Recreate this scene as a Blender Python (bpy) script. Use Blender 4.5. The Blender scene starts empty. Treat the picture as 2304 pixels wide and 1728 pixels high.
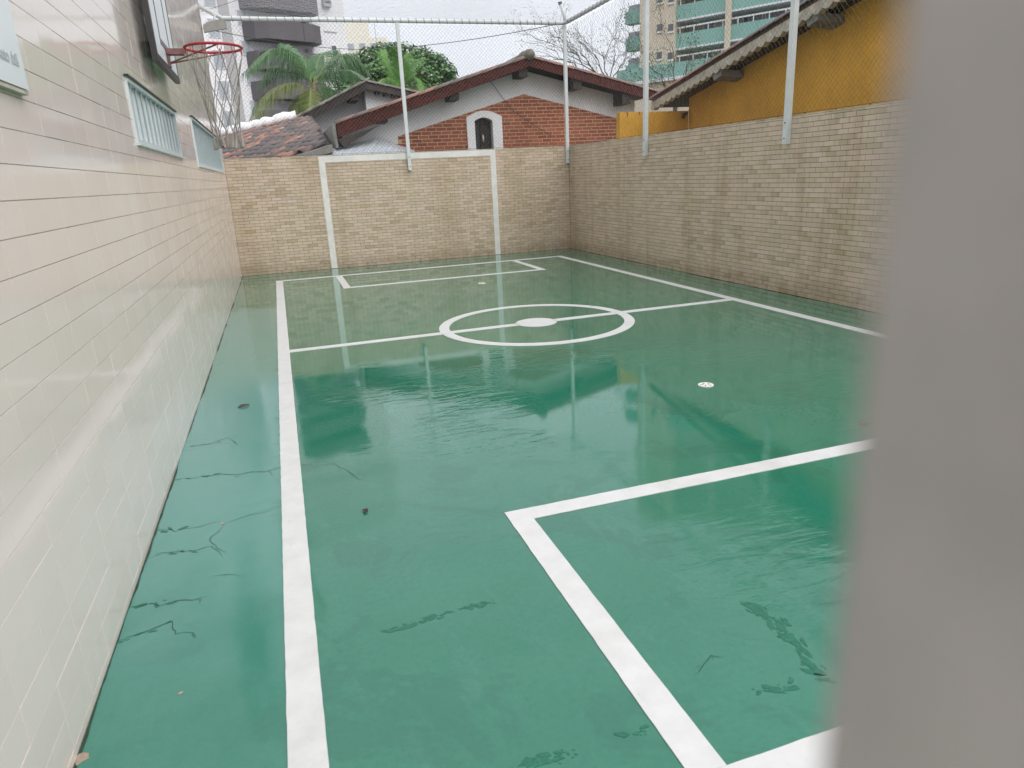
import bpy, math, random
import numpy as np
from mathutils import Vector, Matrix
random.seed(7); rng = np.random.default_rng(7)

# ------------------------------------------------------------------ camera
SC = bpy.context.scene
COL = SC.collection
S = 1.08                                   # metres per calibration unit (from the 11.5 x 24 cm wall tiles)
FPX, YAW, PITCH, ROLL = 1545.46, 0.307187, -0.296466, -0.0502916
CAM = np.array([0.757369, -0.055801, 1.532509]) * S
PW, PH = 2304, 1728
_f = np.array([math.sin(YAW)*math.cos(PITCH), math.cos(YAW)*math.cos(PITCH), math.sin(PITCH)])
_r = np.array([math.cos(YAW), -math.sin(YAW), 0.0]); _u = np.cross(_r, _f)
RIGHT = math.cos(ROLL)*_r + math.sin(ROLL)*_u
UP = -math.sin(ROLL)*_r + math.cos(ROLL)*_u
FWD = _f
cd = bpy.data.cameras.new('camera'); cam = bpy.data.objects.new('camera', cd); COL.objects.link(cam)
cam.matrix_world = Matrix(((RIGHT[0], UP[0], -FWD[0], CAM[0]), (RIGHT[1], UP[1], -FWD[1], CAM[1]),
                           (RIGHT[2], UP[2], -FWD[2], CAM[2]), (0, 0, 0, 1)))
cd.sensor_width = 36.0; cd.sensor_fit = 'HORIZONTAL'; cd.lens = FPX/PW*36.0
cd.clip_start = 0.01; cd.clip_end = 2000
cd.dof.use_dof = True; cd.dof.focus_distance = 7.0; cd.dof.aperture_fstop = 4.8
SC.camera = cam

# ------------------------------------------------------------------ world, sun, exposure
W = bpy.data.worlds.new('World'); SC.world = W; W.use_nodes = True
nt = W.node_tree; nt.nodes.clear()
SUN_EL, SUN_AZ = math.radians(45), math.radians(148)      # azimuth from +Y towards +X
sky = nt.nodes.new('ShaderNodeTexSky'); sky.sky_type = 'NISHITA'; sky.sun_disc = False
sky.sun_elevation = SUN_EL; sky.sun_rotation = SUN_AZ; sky.dust_density = 4.0; sky.air_density = 1.0
hs = nt.nodes.new('ShaderNodeHueSaturation'); hs.inputs['Saturation'].default_value = 0.12
mx = nt.nodes.new('ShaderNodeMix'); mx.data_type = 'RGBA'; mx.inputs[0].default_value = 0.88
# the cloud layer: an even overcast, brighter overhead than at the horizon
tcd = nt.nodes.new('ShaderNodeTexCoord'); sxyz = nt.nodes.new('ShaderNodeSeparateXYZ'); nt.links.new(tcd.outputs['Generated'], sxyz.inputs[0])
mrz = nt.nodes.new('ShaderNodeMapRange'); nt.links.new(sxyz.outputs[2], mrz.inputs[0])
for i_, q_ in enumerate((0.0, 1.0, 1.0, 2.0)): mrz.inputs[i_+1].default_value = q_
vsc = nt.nodes.new('ShaderNodeVectorMath'); vsc.operation = 'SCALE'; vsc.inputs[0].default_value = (4.85, 5.05, 5.48); nt.links.new(mrz.outputs[0], vsc.inputs['Scale'])
cld = nt.nodes.new('ShaderNodeTexNoise'); cld.inputs['Scale'].default_value = 3.2; cld.inputs['Detail'].default_value = 5.0; nt.links.new(tcd.outputs['Generated'], cld.inputs['Vector'])
mrc = nt.nodes.new('ShaderNodeMapRange'); nt.links.new(cld.outputs[0], mrc.inputs[0])
for i_, q_ in enumerate((0.3, 0.7, 0.90, 1.07)): mrc.inputs[i_+1].default_value = q_
vs2 = nt.nodes.new('ShaderNodeVectorMath'); vs2.operation = 'SCALE'; nt.links.new(vsc.outputs[0], vs2.inputs[0]); nt.links.new(mrc.outputs[0], vs2.inputs['Scale'])
nt.links.new(vs2.outputs[0], mx.inputs[7])
bg = nt.nodes.new('ShaderNodeBackground'); bg.inputs['Strength'].default_value = 0.115
wo = nt.nodes.new('ShaderNodeOutputWorld')
nt.links.new(sky.outputs[0], hs.inputs['Color']); nt.links.new(hs.outputs[0], mx.inputs[6])
nt.links.new(mx.outputs[2], bg.inputs['Color']); nt.links.new(bg.outputs[0], wo.inputs[0])
sd = bpy.data.lights.new('sun', 'SUN'); so = bpy.data.objects.new('sun', sd); COL.objects.link(so)
sd.energy = 1.15; sd.angle = math.radians(60); sd.color = (1.0, 0.97, 0.93)
sdir = Vector((math.sin(SUN_AZ)*math.cos(SUN_EL), math.cos(SUN_AZ)*math.cos(SUN_EL), math.sin(SUN_EL)))
so.rotation_euler = sdir.to_track_quat('Z', 'Y').to_euler(); so.location = (0, 0, 30)
SC.view_settings.view_transform = 'Standard'; SC.view_settings.look = 'None'
SC.view_settings.gamma = 1.0; SC.view_settings.exposure = 0.57
SC.render.engine = 'CYCLES'
SC.cycles.max_bounces = 6; SC.cycles.diffuse_bounces = 3; SC.cycles.glossy_bounces = 3; SC.cycles.transmission_bounces = 2

# ------------------------------------------------------------------ pixel helpers (photo pixels give directions only)
def ray(u, v): return FWD + RIGHT*(u-PW/2)/FPX + UP*(PH/2-v)/FPX
def hit(u, v, ax, val):
    d = ray(u, v); return CAM + d*((val-CAM[ax])/d[ax])
def hitp(u, v, P0, n):
    d = ray(u, v); return CAM + d*(np.dot(np.asarray(P0)-CAM, n)/np.dot(d, n))
def hdist(u, v, dist):
    d = ray(u, v); return CAM + d/math.hypot(d[0], d[1])*dist
def project(P):
    d = np.asarray(P)-CAM; z = d@FWD
    return PW/2+FPX*(d@RIGHT)/z, PH/2-FPX*(d@UP)/z, z

# ------------------------------------------------------------------ materials
class NG:
    def __init__(s, name):
        s.m = bpy.data.materials.new(name); s.m.use_nodes = True; s.t = s.m.node_tree; s.t.nodes.clear()
        s.out = s.n('ShaderNodeOutputMaterial'); s.b = s.n('ShaderNodeBsdfPrincipled'); s.l(s.b.outputs[0], s.out.inputs[0])
    def n(s, t, **k):
        x = s.t.nodes.new(t)
        for a, b in k.items(): setattr(x, a, b)
        return x
    def l(s, a, b): s.t.links.new(a, b)
    def put(s, v, sock):
        if hasattr(v, 'is_output') or isinstance(v, bpy.types.NodeSocket): s.l(v, sock)
        else:
            if isinstance(v, (tuple, list)) and len(v) == 3 and sock.type == 'RGBA': v = (*v, 1)
            sock.default_value = v
    def math(s, op, a, b=0.0, c=None):
        x = s.n('ShaderNodeMath', operation=op); s.put(a, x.inputs[0]); s.put(b, x.inputs[1])
        if c is not None: s.put(c, x.inputs[2])
        return x.outputs[0]
    def pos(s): return s.n('ShaderNodeNewGeometry').outputs['Position']
    def xyz(s, v):
        x = s.n('ShaderNodeSeparateXYZ'); s.l(v, x.inputs[0]); return x.outputs
    def comb(s, x, y, z):
        c = s.n('ShaderNodeCombineXYZ')
        for q, w in zip((x, y, z), c.inputs): s.put(q, w)
        return c.outputs[0]
    def noise(s, vec, scale, detail=3.0, rough=0.55, dist=0.0, sc=None):
        if sc: 
            mp = s.n('ShaderNodeVectorMath', operation='MULTIPLY'); s.l(vec, mp.inputs[0]); mp.inputs[1].default_value = sc; vec = mp.outputs[0]
        x = s.n('ShaderNodeTexNoise'); s.l(vec, x.inputs['Vector'])
        x.inputs['Scale'].default_value = scale; x.inputs['Detail'].default_value = detail
        x.inputs['Roughness'].default_value = rough; x.inputs['Distortion'].default_value = dist
        return x.outputs[0]
    def white(s, vec):
        x = s.n('ShaderNodeTexWhiteNoise', noise_dimensions='3D'); s.l(vec, x.inputs['Vector']); return x.outputs['Value'], x.outputs['Color']
    def ramp(s, f, *st):
        x = s.n('ShaderNodeValToRGB'); s.l(f, x.inputs[0]); e = x.color_ramp.elements
        while len(e) < len(st): e.new(0.5)
        for a, (p, c) in zip(e, st):
            a.position = p; a.color = (*c, 1) if isinstance(c, tuple) else (c, c, c, 1)
        return x.outputs[0]
    def mr(s, f, a, b, c, d, smooth=False):
        x = s.n('ShaderNodeMapRange', interpolation_type='SMOOTHSTEP' if smooth else 'LINEAR'); s.put(f, x.inputs[0])
        for i, q in enumerate((a, b, c, d)): x.inputs[i+1].default_value = q
        return x.outputs[0]
    def mix(s, f, a, b, blend='MIX'):
        x = s.n('ShaderNodeMix', data_type='RGBA', blend_type=blend); s.put(f, x.inputs[0]); s.put(a, x.inputs[6]); s.put(b, x.inputs[7])
        return x.outputs[2]
    def bump(s, h, strength, dist, nrm=None):
        x = s.n('ShaderNodeBump'); s.put(h, x.inputs['Height']); x.inputs['Strength'].default_value = strength; x.inputs['Distance'].default_value = dist
        if nrm is not None: s.l(nrm, x.inputs['Normal'])
        return x.outputs[0]
    def set(s, **k):
        al = dict(col='Base Color', rough='Roughness', metal='Metallic', ior='IOR', normal='Normal', spec='Specular IOR Level', coat='Coat Weight', coatr='Coat Roughness', alpha='Alpha', trans='Transmission Weight', sub='Subsurface Weight')
        for a, b in k.items(): s.put(b, s.b.inputs[al[a]])
        return s.m

def simple(name, col, rough=0.6, var=0.12, scale=6.0, bump=0.0, bscale=60.0, metal=0.0, sc=None, spec=0.5):
    g = NG(name); p = g.pos(); n = g.noise(p, scale, 5.0, 0.6, sc=sc)
    c0 = tuple(max(0, x*(1-var)) for x in col); c1 = tuple(min(1, x*(1+var)) for x in col)
    kw = dict(col=g.ramp(n, (0.3, c0), (0.7, c1)), rough=rough, metal=metal, spec=spec)
    if bump: kw['normal'] = g.bump(g.noise(p, bscale, 4.0), bump, 0.01)
    return g.set(**kw)

M = {}
# wet green court paint
g = NG('court_paint'); p = g.pos(); x, y, z = g.xyz(p)
big = g.noise(p, 0.55, 4.0, 0.55, 0.6); mid = g.noise(p, 3.1, 5.0, 0.6); fine = g.noise(p, 70.0, 4.0, 0.65); speck = g.noise(p, 240.0, 2.0)
grit = g.noise(p, 38.0, 6.0, 0.75); scuff = g.noise(p, 1.0, 6.0, 0.7, 0.6, sc=(7.0, 1.6, 1.0)); blot = g.noise(p, 1.7, 6.0, 0.68, 1.2)
col = g.ramp(big, (0.3, (0.018, 0.160, 0.096)), (0.7, (0.026, 0.188, 0.116)))
col = g.mix(g.mr(mid, 0.42, 0.72, 0.0, 0.5), col, (0.036, 0.196, 0.126))
col = g.mix(g.mr(blot, 0.53, 0.59, 0.0, 0.40, True), col, (0.013, 0.122, 0.076))
col = g.mix(g.mr(scuff, 0.56, 0.72, 0.0, 0.55), col, (0.050, 0.205, 0.150))
col = g.mix(g.mr(grit, 0.40, 0.72, 0.0, 0.45), col, (0.012, 0.112, 0.072))
col = g.mix(g.mr(speck, 0.64, 0.70, 0.0, 0.55), col, (0.008, 0.055, 0.036))
col = g.mix(g.mr(g.noise(p, 120.0, 2.0), 0.68, 0.74, 0.0, 0.5), col, (0.09, 0.24, 0.19))
wet = g.mr(g.math('ADD', g.math('ADD', g.math('MULTIPLY', g.mr(y, 2.4, 6.2, 0.0, 1.0), 0.62), g.math('MULTIPLY', g.mr(x, 2.6, 4.2, 0.0, 1.0, True), 0.30)), g.math('MULTIPLY', big, 0.75)), 0.52, 0.78, 0.0, 1.0, True)
edge = g.noise(p, 2.6, 5.0, 0.6, 0.5)
dull = g.math('MULTIPLY', g.mr(g.math('ADD', x, g.math('MULTIPLY', edge, 0.35)), 0.74, 0.90, 1.0, 0.0, True), g.mr(g.math('ADD', y, g.math('MULTIPLY', edge, 1.6)), 10.9, 11.15, 1.0, 0.0, True))
dull = g.math('MULTIPLY', dull, g.mr(g.math('ADD', y, g.math('MULTIPLY', mid, 1.5)), 2.0, 4.6, 0.15, 1.0, True))
col = g.mix(g.math('MULTIPLY', dull, 0.85), col, (0.105, 0.285, 0.245))  # pale left strip: reflected sky put into the colour, with a dull film
rough = g.math('ADD', g.mr(wet, 0.0, 1.0, 0.030, 0.003), g.math('MULTIPLY', fine, g.mr(wet, 0.0, 1.0, 0.05, 0.006)))
rough = g.math('ADD', rough, g.math('MULTIPLY', dull, 0.10))
pat = g.math('MULTIPLY', g.mr(blot, 0.50, 0.56, 0.0, 1.0, True), g.mr(y, 4.2, 7.0, 1.0, 0.25, True))
rough = g.math('ADD', rough, g.math('MULTIPLY', pat, 0.05))
rip = g.noise(p, 1.0, 3.0, 0.5, 0.9, sc=(4.0, 14.0, 1.0)); ripmask = g.mr(g.noise(p, 0.8, 2.0, 0.5, sc=(1.0, 1.0, 1.0)), 0.46, 0.62, 0.0, 1.0, True)
ripmask = g.math('MULTIPLY', ripmask, g.mr(y, 5.4, 6.8, 1.0, 0.18, True))
nb = g.bump(g.math('MULTIPLY', rip, ripmask), 0.45, 0.007)
nb = g.bump(grit, 0.022, 0.0016, nb); nb = g.bump(fine, 0.045, 0.0011, nb); nb = g.bump(big, 0.04, 0.01, nb)
M['court'] = g.set(col=col, rough=rough, normal=nb, ior=1.46, coat=0.42, coatr=rough)
g.b.inputs['Coat IOR'].default_value = 1.33; g.l(nb, g.b.inputs['Coat Normal'])
# white line paint
g = NG('line_paint'); p = g.pos()
n = g.noise(p, 9.0, 6.0, 0.65); sp = g.noise(p, 130.0, 3.0); st = g.noise(p, 2.2, 5.0, 0.6, 0.8)
c = g.ramp(n, (0.25, (0.57, 0.57, 0.555)), (0.7, (0.66, 0.66, 0.65)))
c = g.mix(g.mr(st, 0.50, 0.72, 0.0, 0.45), c, (0.47, 0.46, 0.42)); c = g.mix(g.mr(g.noise(p, 16.0, 6.0, 0.75), 0.64, 0.70, 0.0, 0.55), c, (0.22, 0.36, 0.30)); c = g.mix(g.mr(sp, 0.70, 0.76, 0.0, 0.5), c, (0.35, 0.34, 0.30))
M['line'] = g.set(col=c, rough=0.38, normal=g.bump(sp, 0.12, 0.002), spec=0.35)

def tilemat(name, axis, tw, th, z0, c_lo, c_hi, c_dark, stain, rough, bond=0.5, off=0.0, streak=(1.0, 1.0, 0.18), smix=0.4, cmix=0.03, tilt=0.0, dirtc=(0.22, 0.16, 0.09)):
    g = NG(name); p = g.pos(); X = g.xyz(p); u = X[axis]; v = X[2]
    row = g.math('FLOOR', g.math('DIVIDE', g.math('SUBTRACT', v, z0), th))
    sh = g.math('MULTIPLY', g.math('MODULO', g.math('ADD', row, 100.0), 2.0), bond)
    cu = g.math('FLOOR', g.math('ADD', g.math('DIVIDE', g.math('SUBTRACT', u, off), tw), sh))
    val, colr = g.white(g.comb(cu, row, 3.0))
    base = g.ramp(val, (0.0, c_dark), (0.16, c_lo), (0.85, c_hi))
    base = g.mix(cmix, base, colr)
    lg = g.noise(p, 1.4, 5.0, 0.6, 0.4, sc=streak); sm = g.noise(p, 9.0, 5.0, 0.65)
    base = g.mix(g.mr(lg, 0.48, 0.72, 0.0, smix), base, stain)
    base = g.mix(g.mr(sm, 0.5, 0.8, 0.0, smix*0.6), base, stain)
    gr = g.noise(p, 45.0, 4.0, 0.7); base = g.mix(g.mr(gr, 0.35, 0.8, 0.0, 0.16), base, c_dark)
    foot = g.math('MULTIPLY', g.mr(v, 0.02, 0.30, 1.0, 0.0, True), g.mr(sm, 0.30, 0.70, 0.2, 1.0))
    base = g.mix(g.math('MULTIPLY', foot, smix), base, dirtc)
    rr = g.math('ADD', g.math('MULTIPLY', lg, 0.10), rough)
    nb = g.bump(g.noise(p, 26.0, 3.0), 0.06, 0.004)
    if tilt:
        a = g.n('ShaderNodeVectorMath', operation='SUBTRACT'); g.l(colr, a.inputs[0]); a.inputs[1].default_value = (.5, .5, .5)
        b = g.n('ShaderNodeVectorMath', operation='SCALE'); g.l(a.outputs[0], b.inputs[0]); b.inputs['Scale'].default_value = tilt
        c = g.n('ShaderNodeVectorMath', operation='ADD'); g.l(nb, c.inputs[0]); g.l(b.outputs[0], c.inputs[1])
        d = g.n('ShaderNodeVectorMath', operation='NORMALIZE'); g.l(c.outputs[0], d.inputs[0]); nb = d.outputs[0]
    return g.set(col=base, rough=rr, normal=nb, ior=1.5)
TW, TH = 0.185, 0.0576
LTW, LTH, LZ0, LY0 = 0.2385, 0.1156, 0.0318, 2.716-0.2385*20
SAND = ((0.56, 0.445, 0.33), (0.64, 0.52, 0.405), (0.48, 0.365, 0.245), (0.38, 0.28, 0.165))
M['sandtile_far'] = tilemat('sand_tile_far', 0, TW, TH, 0.0, *SAND, 0.26, smix=0.6, tilt=0.03)
M['sandtile_right'] = tilemat('sand_tile_right', 1, TW, TH, 0.0, *SAND, 0.26, smix=0.6, streak=(1.0, 2.2, 0.16), tilt=0.03)
M['sandgrout'] = simple('sand_grout', (0.125, 0.085, 0.045), 0.9, 0.7, 7.0)
M['creamtile'] = tilemat('cream_tile', 1, LTW, LTH, LZ0, (0.81, 0.705, 0.655), (0.82, 0.72, 0.672), (0.805, 0.695, 0.64), (0.78, 0.645, 0.575), 0.05, 0.0, LY0, (1.0, 1.2, 0.35), 0.25, 0.0, 0.014, (0.50, 0.44, 0.37))
M['creamgrout'] = simple('cream_grout', (0.46, 0.43, 0.39), 0.85, 0.5, 3.0)
M['whitepaint'] = simple('white_paint', (0.78, 0.78, 0.76), 0.42, 0.05, 3.0, 0.05)
M['goalpaint'] = simple('goal_paint', (0.74, 0.73, 0.69), 0.45, 0.10, 5.0, 0.08)
M['concrete'] = simple('concrete', (0.33, 0.32, 0.30), 0.85, 0.25, 3.0, 0.3)
M['ground'] = simple('ground_soil', (0.16, 0.15, 0.12), 0.9, 0.3, 0.4)
M['pipe'] = simple('white_pipe', (0.64, 0.67, 0.67), 0.4, 0.06, 8.0)
M['cord'] = simple('net_cord', (0.17, 0.18, 0.18), 0.8, 0.2, 30.0)
M['cordwhite'] = simple('net_cord_white', (0.55, 0.56, 0.58), 0.8, 0.2, 30.0)
M['hoopcord'] = simple('hoop_cord', (0.30, 0.275, 0.245), 0.85, 0.2, 40.0)
M['bolt'] = simple('bolt_steel', (0.07, 0.07, 0.07), 0.5, 0.2, 30.0, metal=0.6)
M['board'] = simple('backboard_white', (0.74, 0.76, 0.80), 0.35, 0.04, 3.0)
M['dark'] = simple('dark_frame', (0.035, 0.032, 0.032), 0.45, 0.25, 6.0)
M['marking'] = simple('board_marking', (0.16, 0.15, 0.17), 0.5, 0.15, 6.0)
M['rim'] = simple('rim_red', (0.40, 0.022, 0.03), 0.4, 0.2, 14.0)
M['rimarm'] = simple('rim_arm_rust', (0.23, 0.10, 0.10), 0.55, 0.25, 20.0)
M['louver'] = simple('louver_aluminium', (0.66, 0.71, 0.72), 0.35, 0.05, 5.0, metal=0.1)
M['slatshade'] = simple('louver_shade_strip', (0.50, 0.56, 0.57), 0.6, 0.1, 5.0)  # darker tone for the shade between slats
M['sign'] = simple('sign_panel', (0.78, 0.80, 0.82), 0.3, 0.03, 4.0)
M['signtext'] = simple('sign_ink', (0.46, 0.47, 0.50), 0.6, 0.1, 20.0)
M['plaster'] = simple('white_plaster', (0.76, 0.755, 0.765), 0.85, 0.08, 1.3, 0.15, 30.0)
M['plaster2'] = simple('white_plaster_clean', (0.86, 0.86, 0.87), 0.8, 0.04, 1.3, 0.1, 30.0)
M['mortar'] = simple('brick_mortar', (0.60, 0.44, 0.27), 0.9, 0.2, 9.0)
g = NG('red_brick'); oi = g.n('ShaderNodeObjectInfo').outputs['Random']; p = g.pos()
c = g.ramp(oi, (0.0, (0.26, 0.066, 0.036)), (0.5, (0.35, 0.095, 0.050)), (1.0, (0.43, 0.135, 0.072)))
M['brick'] = g.set(col=g.mix(g.mr(g.noise(p, 30.0, 4.0), 0.4, 0.8, 0, 0.4), c, (0.16, 0.045, 0.03)), rough=0.8, normal=g.bump(g.noise(p, 60.0, 4.0), 0.3, 0.01))
M['fascia'] = simple('red_brown_fascia', (0.085, 0.023, 0.018), 0.75, 0.3, 5.0, sc=(1, 1, 3), spec=0.2)
M['darkwood'] = simple('dark_timber', (0.035, 0.024, 0.020), 0.75, 0.3, 9.0)
M['browntimber'] = simple('brown_timber', (0.16, 0.085, 0.06), 0.75, 0.3, 9.0)
M['soffit'] = simple('soffit_timber', (0.06, 0.045, 0.04), 0.8, 0.3, 9.0)
g = NG('clay_tile'); oi = g.n('ShaderNodeObjectInfo').outputs['Random']; p = g.pos()
c = g.ramp(oi, (0.0, (0.085, 0.075, 0.075)), (0.40, (0.14, 0.105, 0.095)), (0.62, (0.22, 0.125, 0.095)), (0.82, (0.36, 0.165, 0.105)), (1.0, (0.46, 0.22, 0.14)))
c = g.mix(g.mr(g.noise(p, 5.0, 5.0, 0.65), 0.42, 0.68, 0.0, 0.75), c, (0.10, 0.09, 0.09))
M['claytile'] = g.set(col=c, rough=0.6, normal=g.bump(g.noise(p, 40.0, 4.0), 0.3, 0.01))
g = NG('verge_tile_clay'); oi = g.n('ShaderNodeObjectInfo').outputs['Random']; p = g.pos()
c = g.ramp(oi, (0.0, (0.15, 0.12, 0.11)), (0.5, (0.30, 0.16, 0.12)), (1.0, (0.44, 0.20, 0.13)))
c = g.mix(g.mr(g.noise(p, 6.0, 5.0, 0.65), 0.42, 0.68, 0.0, 0.7), c, (0.16, 0.155, 0.155))
M['vergetile'] = g.set(col=c, rough=0.65, normal=g.bump(g.noise(p, 40.0, 4.0), 0.3, 0.01))
M['mossytile'] = simple('mossy_tile', (0.19, 0.175, 0.14), 0.85, 0.45, 7.0)
M['whitemortar'] = simple('white_ridge_mortar', (0.82, 0.82, 0.83), 0.6, 0.05, 6.0, 0.5, 12.0)
M['grayroof'] = simple('fibre_cement', (0.24, 0.235, 0.215), 0.85, 0.3, 5.0, 0.2)
M['sheet'] = simple('white_metal_sheet', (0.62, 0.67, 0.72), 0.35, 0.10, 3.0)
M['yellow'] = simple('yellow_wall_paint', (0.74, 0.40, 0.048), 0.8, 0.17, 1.6, 0.15, 25.0)
M['creammortar'] = simple('cream_verge_mortar', (0.50, 0.46, 0.38), 0.85, 0.3, 8.0)
M['rust'] = simple('rust_stain', (0.33, 0.11, 0.02), 0.85, 0.3, 20.0)
M['towerwhite'] = simple('tower_white', (0.77, 0.765, 0.785), 0.8, 0.05, 0.3)
M['towergrey'] = simple('tower_grey_band', (0.115, 0.105, 0.115), 0.75, 0.12, 0.8)
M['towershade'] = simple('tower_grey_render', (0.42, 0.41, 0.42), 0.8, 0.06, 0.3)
M['glass'] = simple('window_glass', (0.11, 0.12, 0.14), 0.08, 0.2, 1.0)
M['glasslight'] = simple('curtained_glass', (0.40, 0.43, 0.47), 0.15, 0.15, 1.0)
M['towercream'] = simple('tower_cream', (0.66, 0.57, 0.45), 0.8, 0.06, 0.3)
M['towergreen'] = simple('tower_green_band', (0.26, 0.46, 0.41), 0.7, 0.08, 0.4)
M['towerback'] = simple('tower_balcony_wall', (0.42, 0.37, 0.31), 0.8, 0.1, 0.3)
M['hazecream'] = simple('hazed_cream_tower', (0.80, 0.76, 0.66), 0.8, 0.05, 0.1)  # haze and overexposure put into a paler cream
M['bark'] = simple('bark', (0.085, 0.07, 0.055), 0.9, 0.35, 12.0)
M['palmtrunk'] = simple('palm_trunk', (0.20, 0.16, 0.11), 0.9, 0.3, 8.0)
def leafmat(name, a, b, c3=None, rough=0.45):
    g = NG(name); geo = g.n('ShaderNodeNewGeometry'); r = geo.outputs['Random Per Island']
    st = [(0.0, a), (0.75, b)] + ([(0.93, b), (1.0, c3)] if c3 else [])
    return g.set(col=g.ramp(r, *st), rough=rough, sub=0.0)
M['leaf'] = leafmat('almond_leaf', (0.035, 0.105, 0.030), (0.12, 0.26, 0.07), (0.20, 0.13, 0.05))
M['palmleaf'] = leafmat('palm_leaflet', (0.028, 0.092, 0.034), (0.085, 0.20, 0.058))
M['palmyellow'] = leafmat('palm_leaflet_yellow', (0.07, 0.115, 0.022), (0.17, 0.20, 0.035), (0.25, 0.15, 0.03))
M['palmbright'] = leafmat('palm_leaflet_bright', (0.045, 0.15, 0.018), (0.115, 0.28, 0.032))
M['palmrib'] = simple('palm_rib', (0.23, 0.25, 0.06), 0.6, 0.2, 9.0)
M['twigleaf'] = leafmat('fine_leaf', (0.045, 0.10, 0.03), (0.11, 0.20, 0.05))
M['gate'] = simple('gate_post_paint', (0.405, 0.402, 0.400), 0.55, 0.16, 28.0, 0.15)
M['drain'] = simple('drain_plastic', (0.74, 0.73, 0.66), 0.4, 0.06, 30.0)
M['slot'] = simple('drain_slot', (0.05, 0.05, 0.04), 0.8, 0.1, 30.0)
M['crack'] = simple('crack_dark', (0.014, 0.062, 0.042), 0.8, 0.3, 30.0)
M['seam'] = simple('damp_seam', (0.015, 0.132, 0.080), 0.30, 0.3, 60.0, spec=0.35)
M['moss'] = simple('wall_foot_dirt', (0.030, 0.045, 0.025), 0.85, 0.5, 14.0)
M['chip'] = simple('bare_concrete_chip', (0.34, 0.27, 0.20), 0.8, 0.2, 40.0)
M['deadleaf'] = simple('dead_leaf', (0.045, 0.035, 0.028), 0.6, 0.4, 40.0)
M['deadleaf2'] = simple('dead_leaf_brown', (0.16, 0.07, 0.035), 0.6, 0.4, 40.0)
M['lamp'] = simple('floodlight_housing', (0.25, 0.245, 0.22), 0.55, 0.15, 8.0)
M['cable'] = simple('cable_black', (0.03, 0.03, 0.035), 0.6, 0.1, 8.0)

# ------------------------------------------------------------------ mesh helpers
class MB:
    def __init__(s): s.v = []; s.f = []
    def add(s, vs, fs):
        o = len(s.v); s.v += [tuple(map(float, q)) for q in vs]; s.f += [tuple(i+o for i in f) for f in fs]; return s
    def box(s, a, b):
        x0, y0, z0 = a; x1, y1, z1 = b
        return s.add([(x0,y0,z0),(x1,y0,z0),(x1,y1,z0),(x0,y1,z0),(x0,y0,z1),(x1,y0,z1),(x1,y1,z1),(x0,y1,z1)],
                     [(0,3,2,1),(4,5,6,7),(0,1,5,4),(1,2,6,5),(2,3,7,6),(3,0,4,7)])
    def obox(s, o, e1, e2, e3):                       # oriented box from a corner and three edge vectors
        o, e1, e2, e3 = map(np.asarray, (o, e1, e2, e3))
        vs = [o, o+e1, o+e1+e2, o+e2, o+e3, o+e1+e3, o+e1+e2+e3, o+e2+e3]
        return s.add(vs, [(0,3,2,1),(4,5,6,7),(0,1,5,4),(1,2,6,5),(2,3,7,6),(3,0,4,7)])
    def prism(s, poly, d):                            # polygon of 3-D points extruded by d
        n = len(poly); d = np.asarray(d, float); P = [np.asarray(q, float) for q in poly]
        return s.add(P+[q+d for q in P], [tuple(range(n))[::-1], tuple(range(n, 2*n))]+[(i, (i+1) % n, n+(i+1) % n, n+i) for i in range(n)])
    def tube(s, pts, r, n=8, caps=True, closed=False):
        P = [Vector(q) for q in pts]; R = r if isinstance(r, (list, tuple, np.ndarray)) else [r]*len(P)
        ring = []; up = None; o = len(s.v); m = len(P)
        for i, q in enumerate(P):
            a = P[(i-1) % m] if (closed or i > 0) else q; b = P[(i+1) % m] if (closed or i < m-1) else q
            t = (b-a).normalized() if (b-a).length > 1e-9 else Vector((0, 0, 1))
            if up is None:
                up = Vector((0, 0, 1)) if abs(t.z) < 0.9 else Vector((1, 0, 0))
            sx = t.cross(up)
            if sx.length < 1e-6: sx = t.orthogonal()
            sx.normalize(); up = sx.cross(t).normalized()
            for k in range(n):
                a_ = 2*math.pi*k/n; s.v.append(tuple(q+(sx*math.cos(a_)+up*math.sin(a_))*R[i]))
        for i in range(m if closed else m-1):
            j = (i+1) % m
            for k in range(n):
                s.f.append((o+i*n+k, o+i*n+(k+1) % n, o+j*n+(k+1) % n, o+j*n+k))
        if caps and not closed:
            s.f.append(tuple(o+k for k in range(n))[::-1]); s.f.append(tuple(o+(m-1)*n+k for k in range(n)))
        return s
    def mesh(s, name, mat, smooth=False):
        me = bpy.data.meshes.new(name); me.from_pydata(s.v, [], s.f); me.materials.append(mat)
        if smooth: me.polygons.foreach_set('use_smooth', [True]*len(me.polygons))
        me.update(); return me
    def build(s, name, mat, parent=None, smooth=False, fix=True, label=None):
        me = s.mesh(name, mat, smooth)
        if fix:
            import bmesh
            bm = bmesh.new(); bm.from_mesh(me); bmesh.ops.recalc_face_normals(bm, faces=bm.faces); bm.to_mesh(me); bm.free()
        return link(name, me, parent, label)
def link(name, me, parent=None, label=None):
    o = bpy.data.objects.new(name, me); COL.objects.link(o)
    if parent is not None:
        o.parent = parent; o.location = tuple(-c for c in parent.get('_w', (0, 0, 0)))
    if label: o['label'] = label
    return o
def tag(o, label, cat, group=None):
    o['label'] = label; o['category'] = cat
    if group: o['group'] = group
    return o
def thing(name, label, cat, loc=(0, 0, 0), group=None):
    o = bpy.data.objects.new(name, None); COL.objects.link(o); o.empty_display_size = 0.2
    o.location = loc; o['_w'] = tuple(map(float, loc))
    return tag(o, label, cat, group)
def struct(o): o['kind'] = 'structure'; return o
def stuff(o): o['kind'] = 'stuff'; return o
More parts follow.
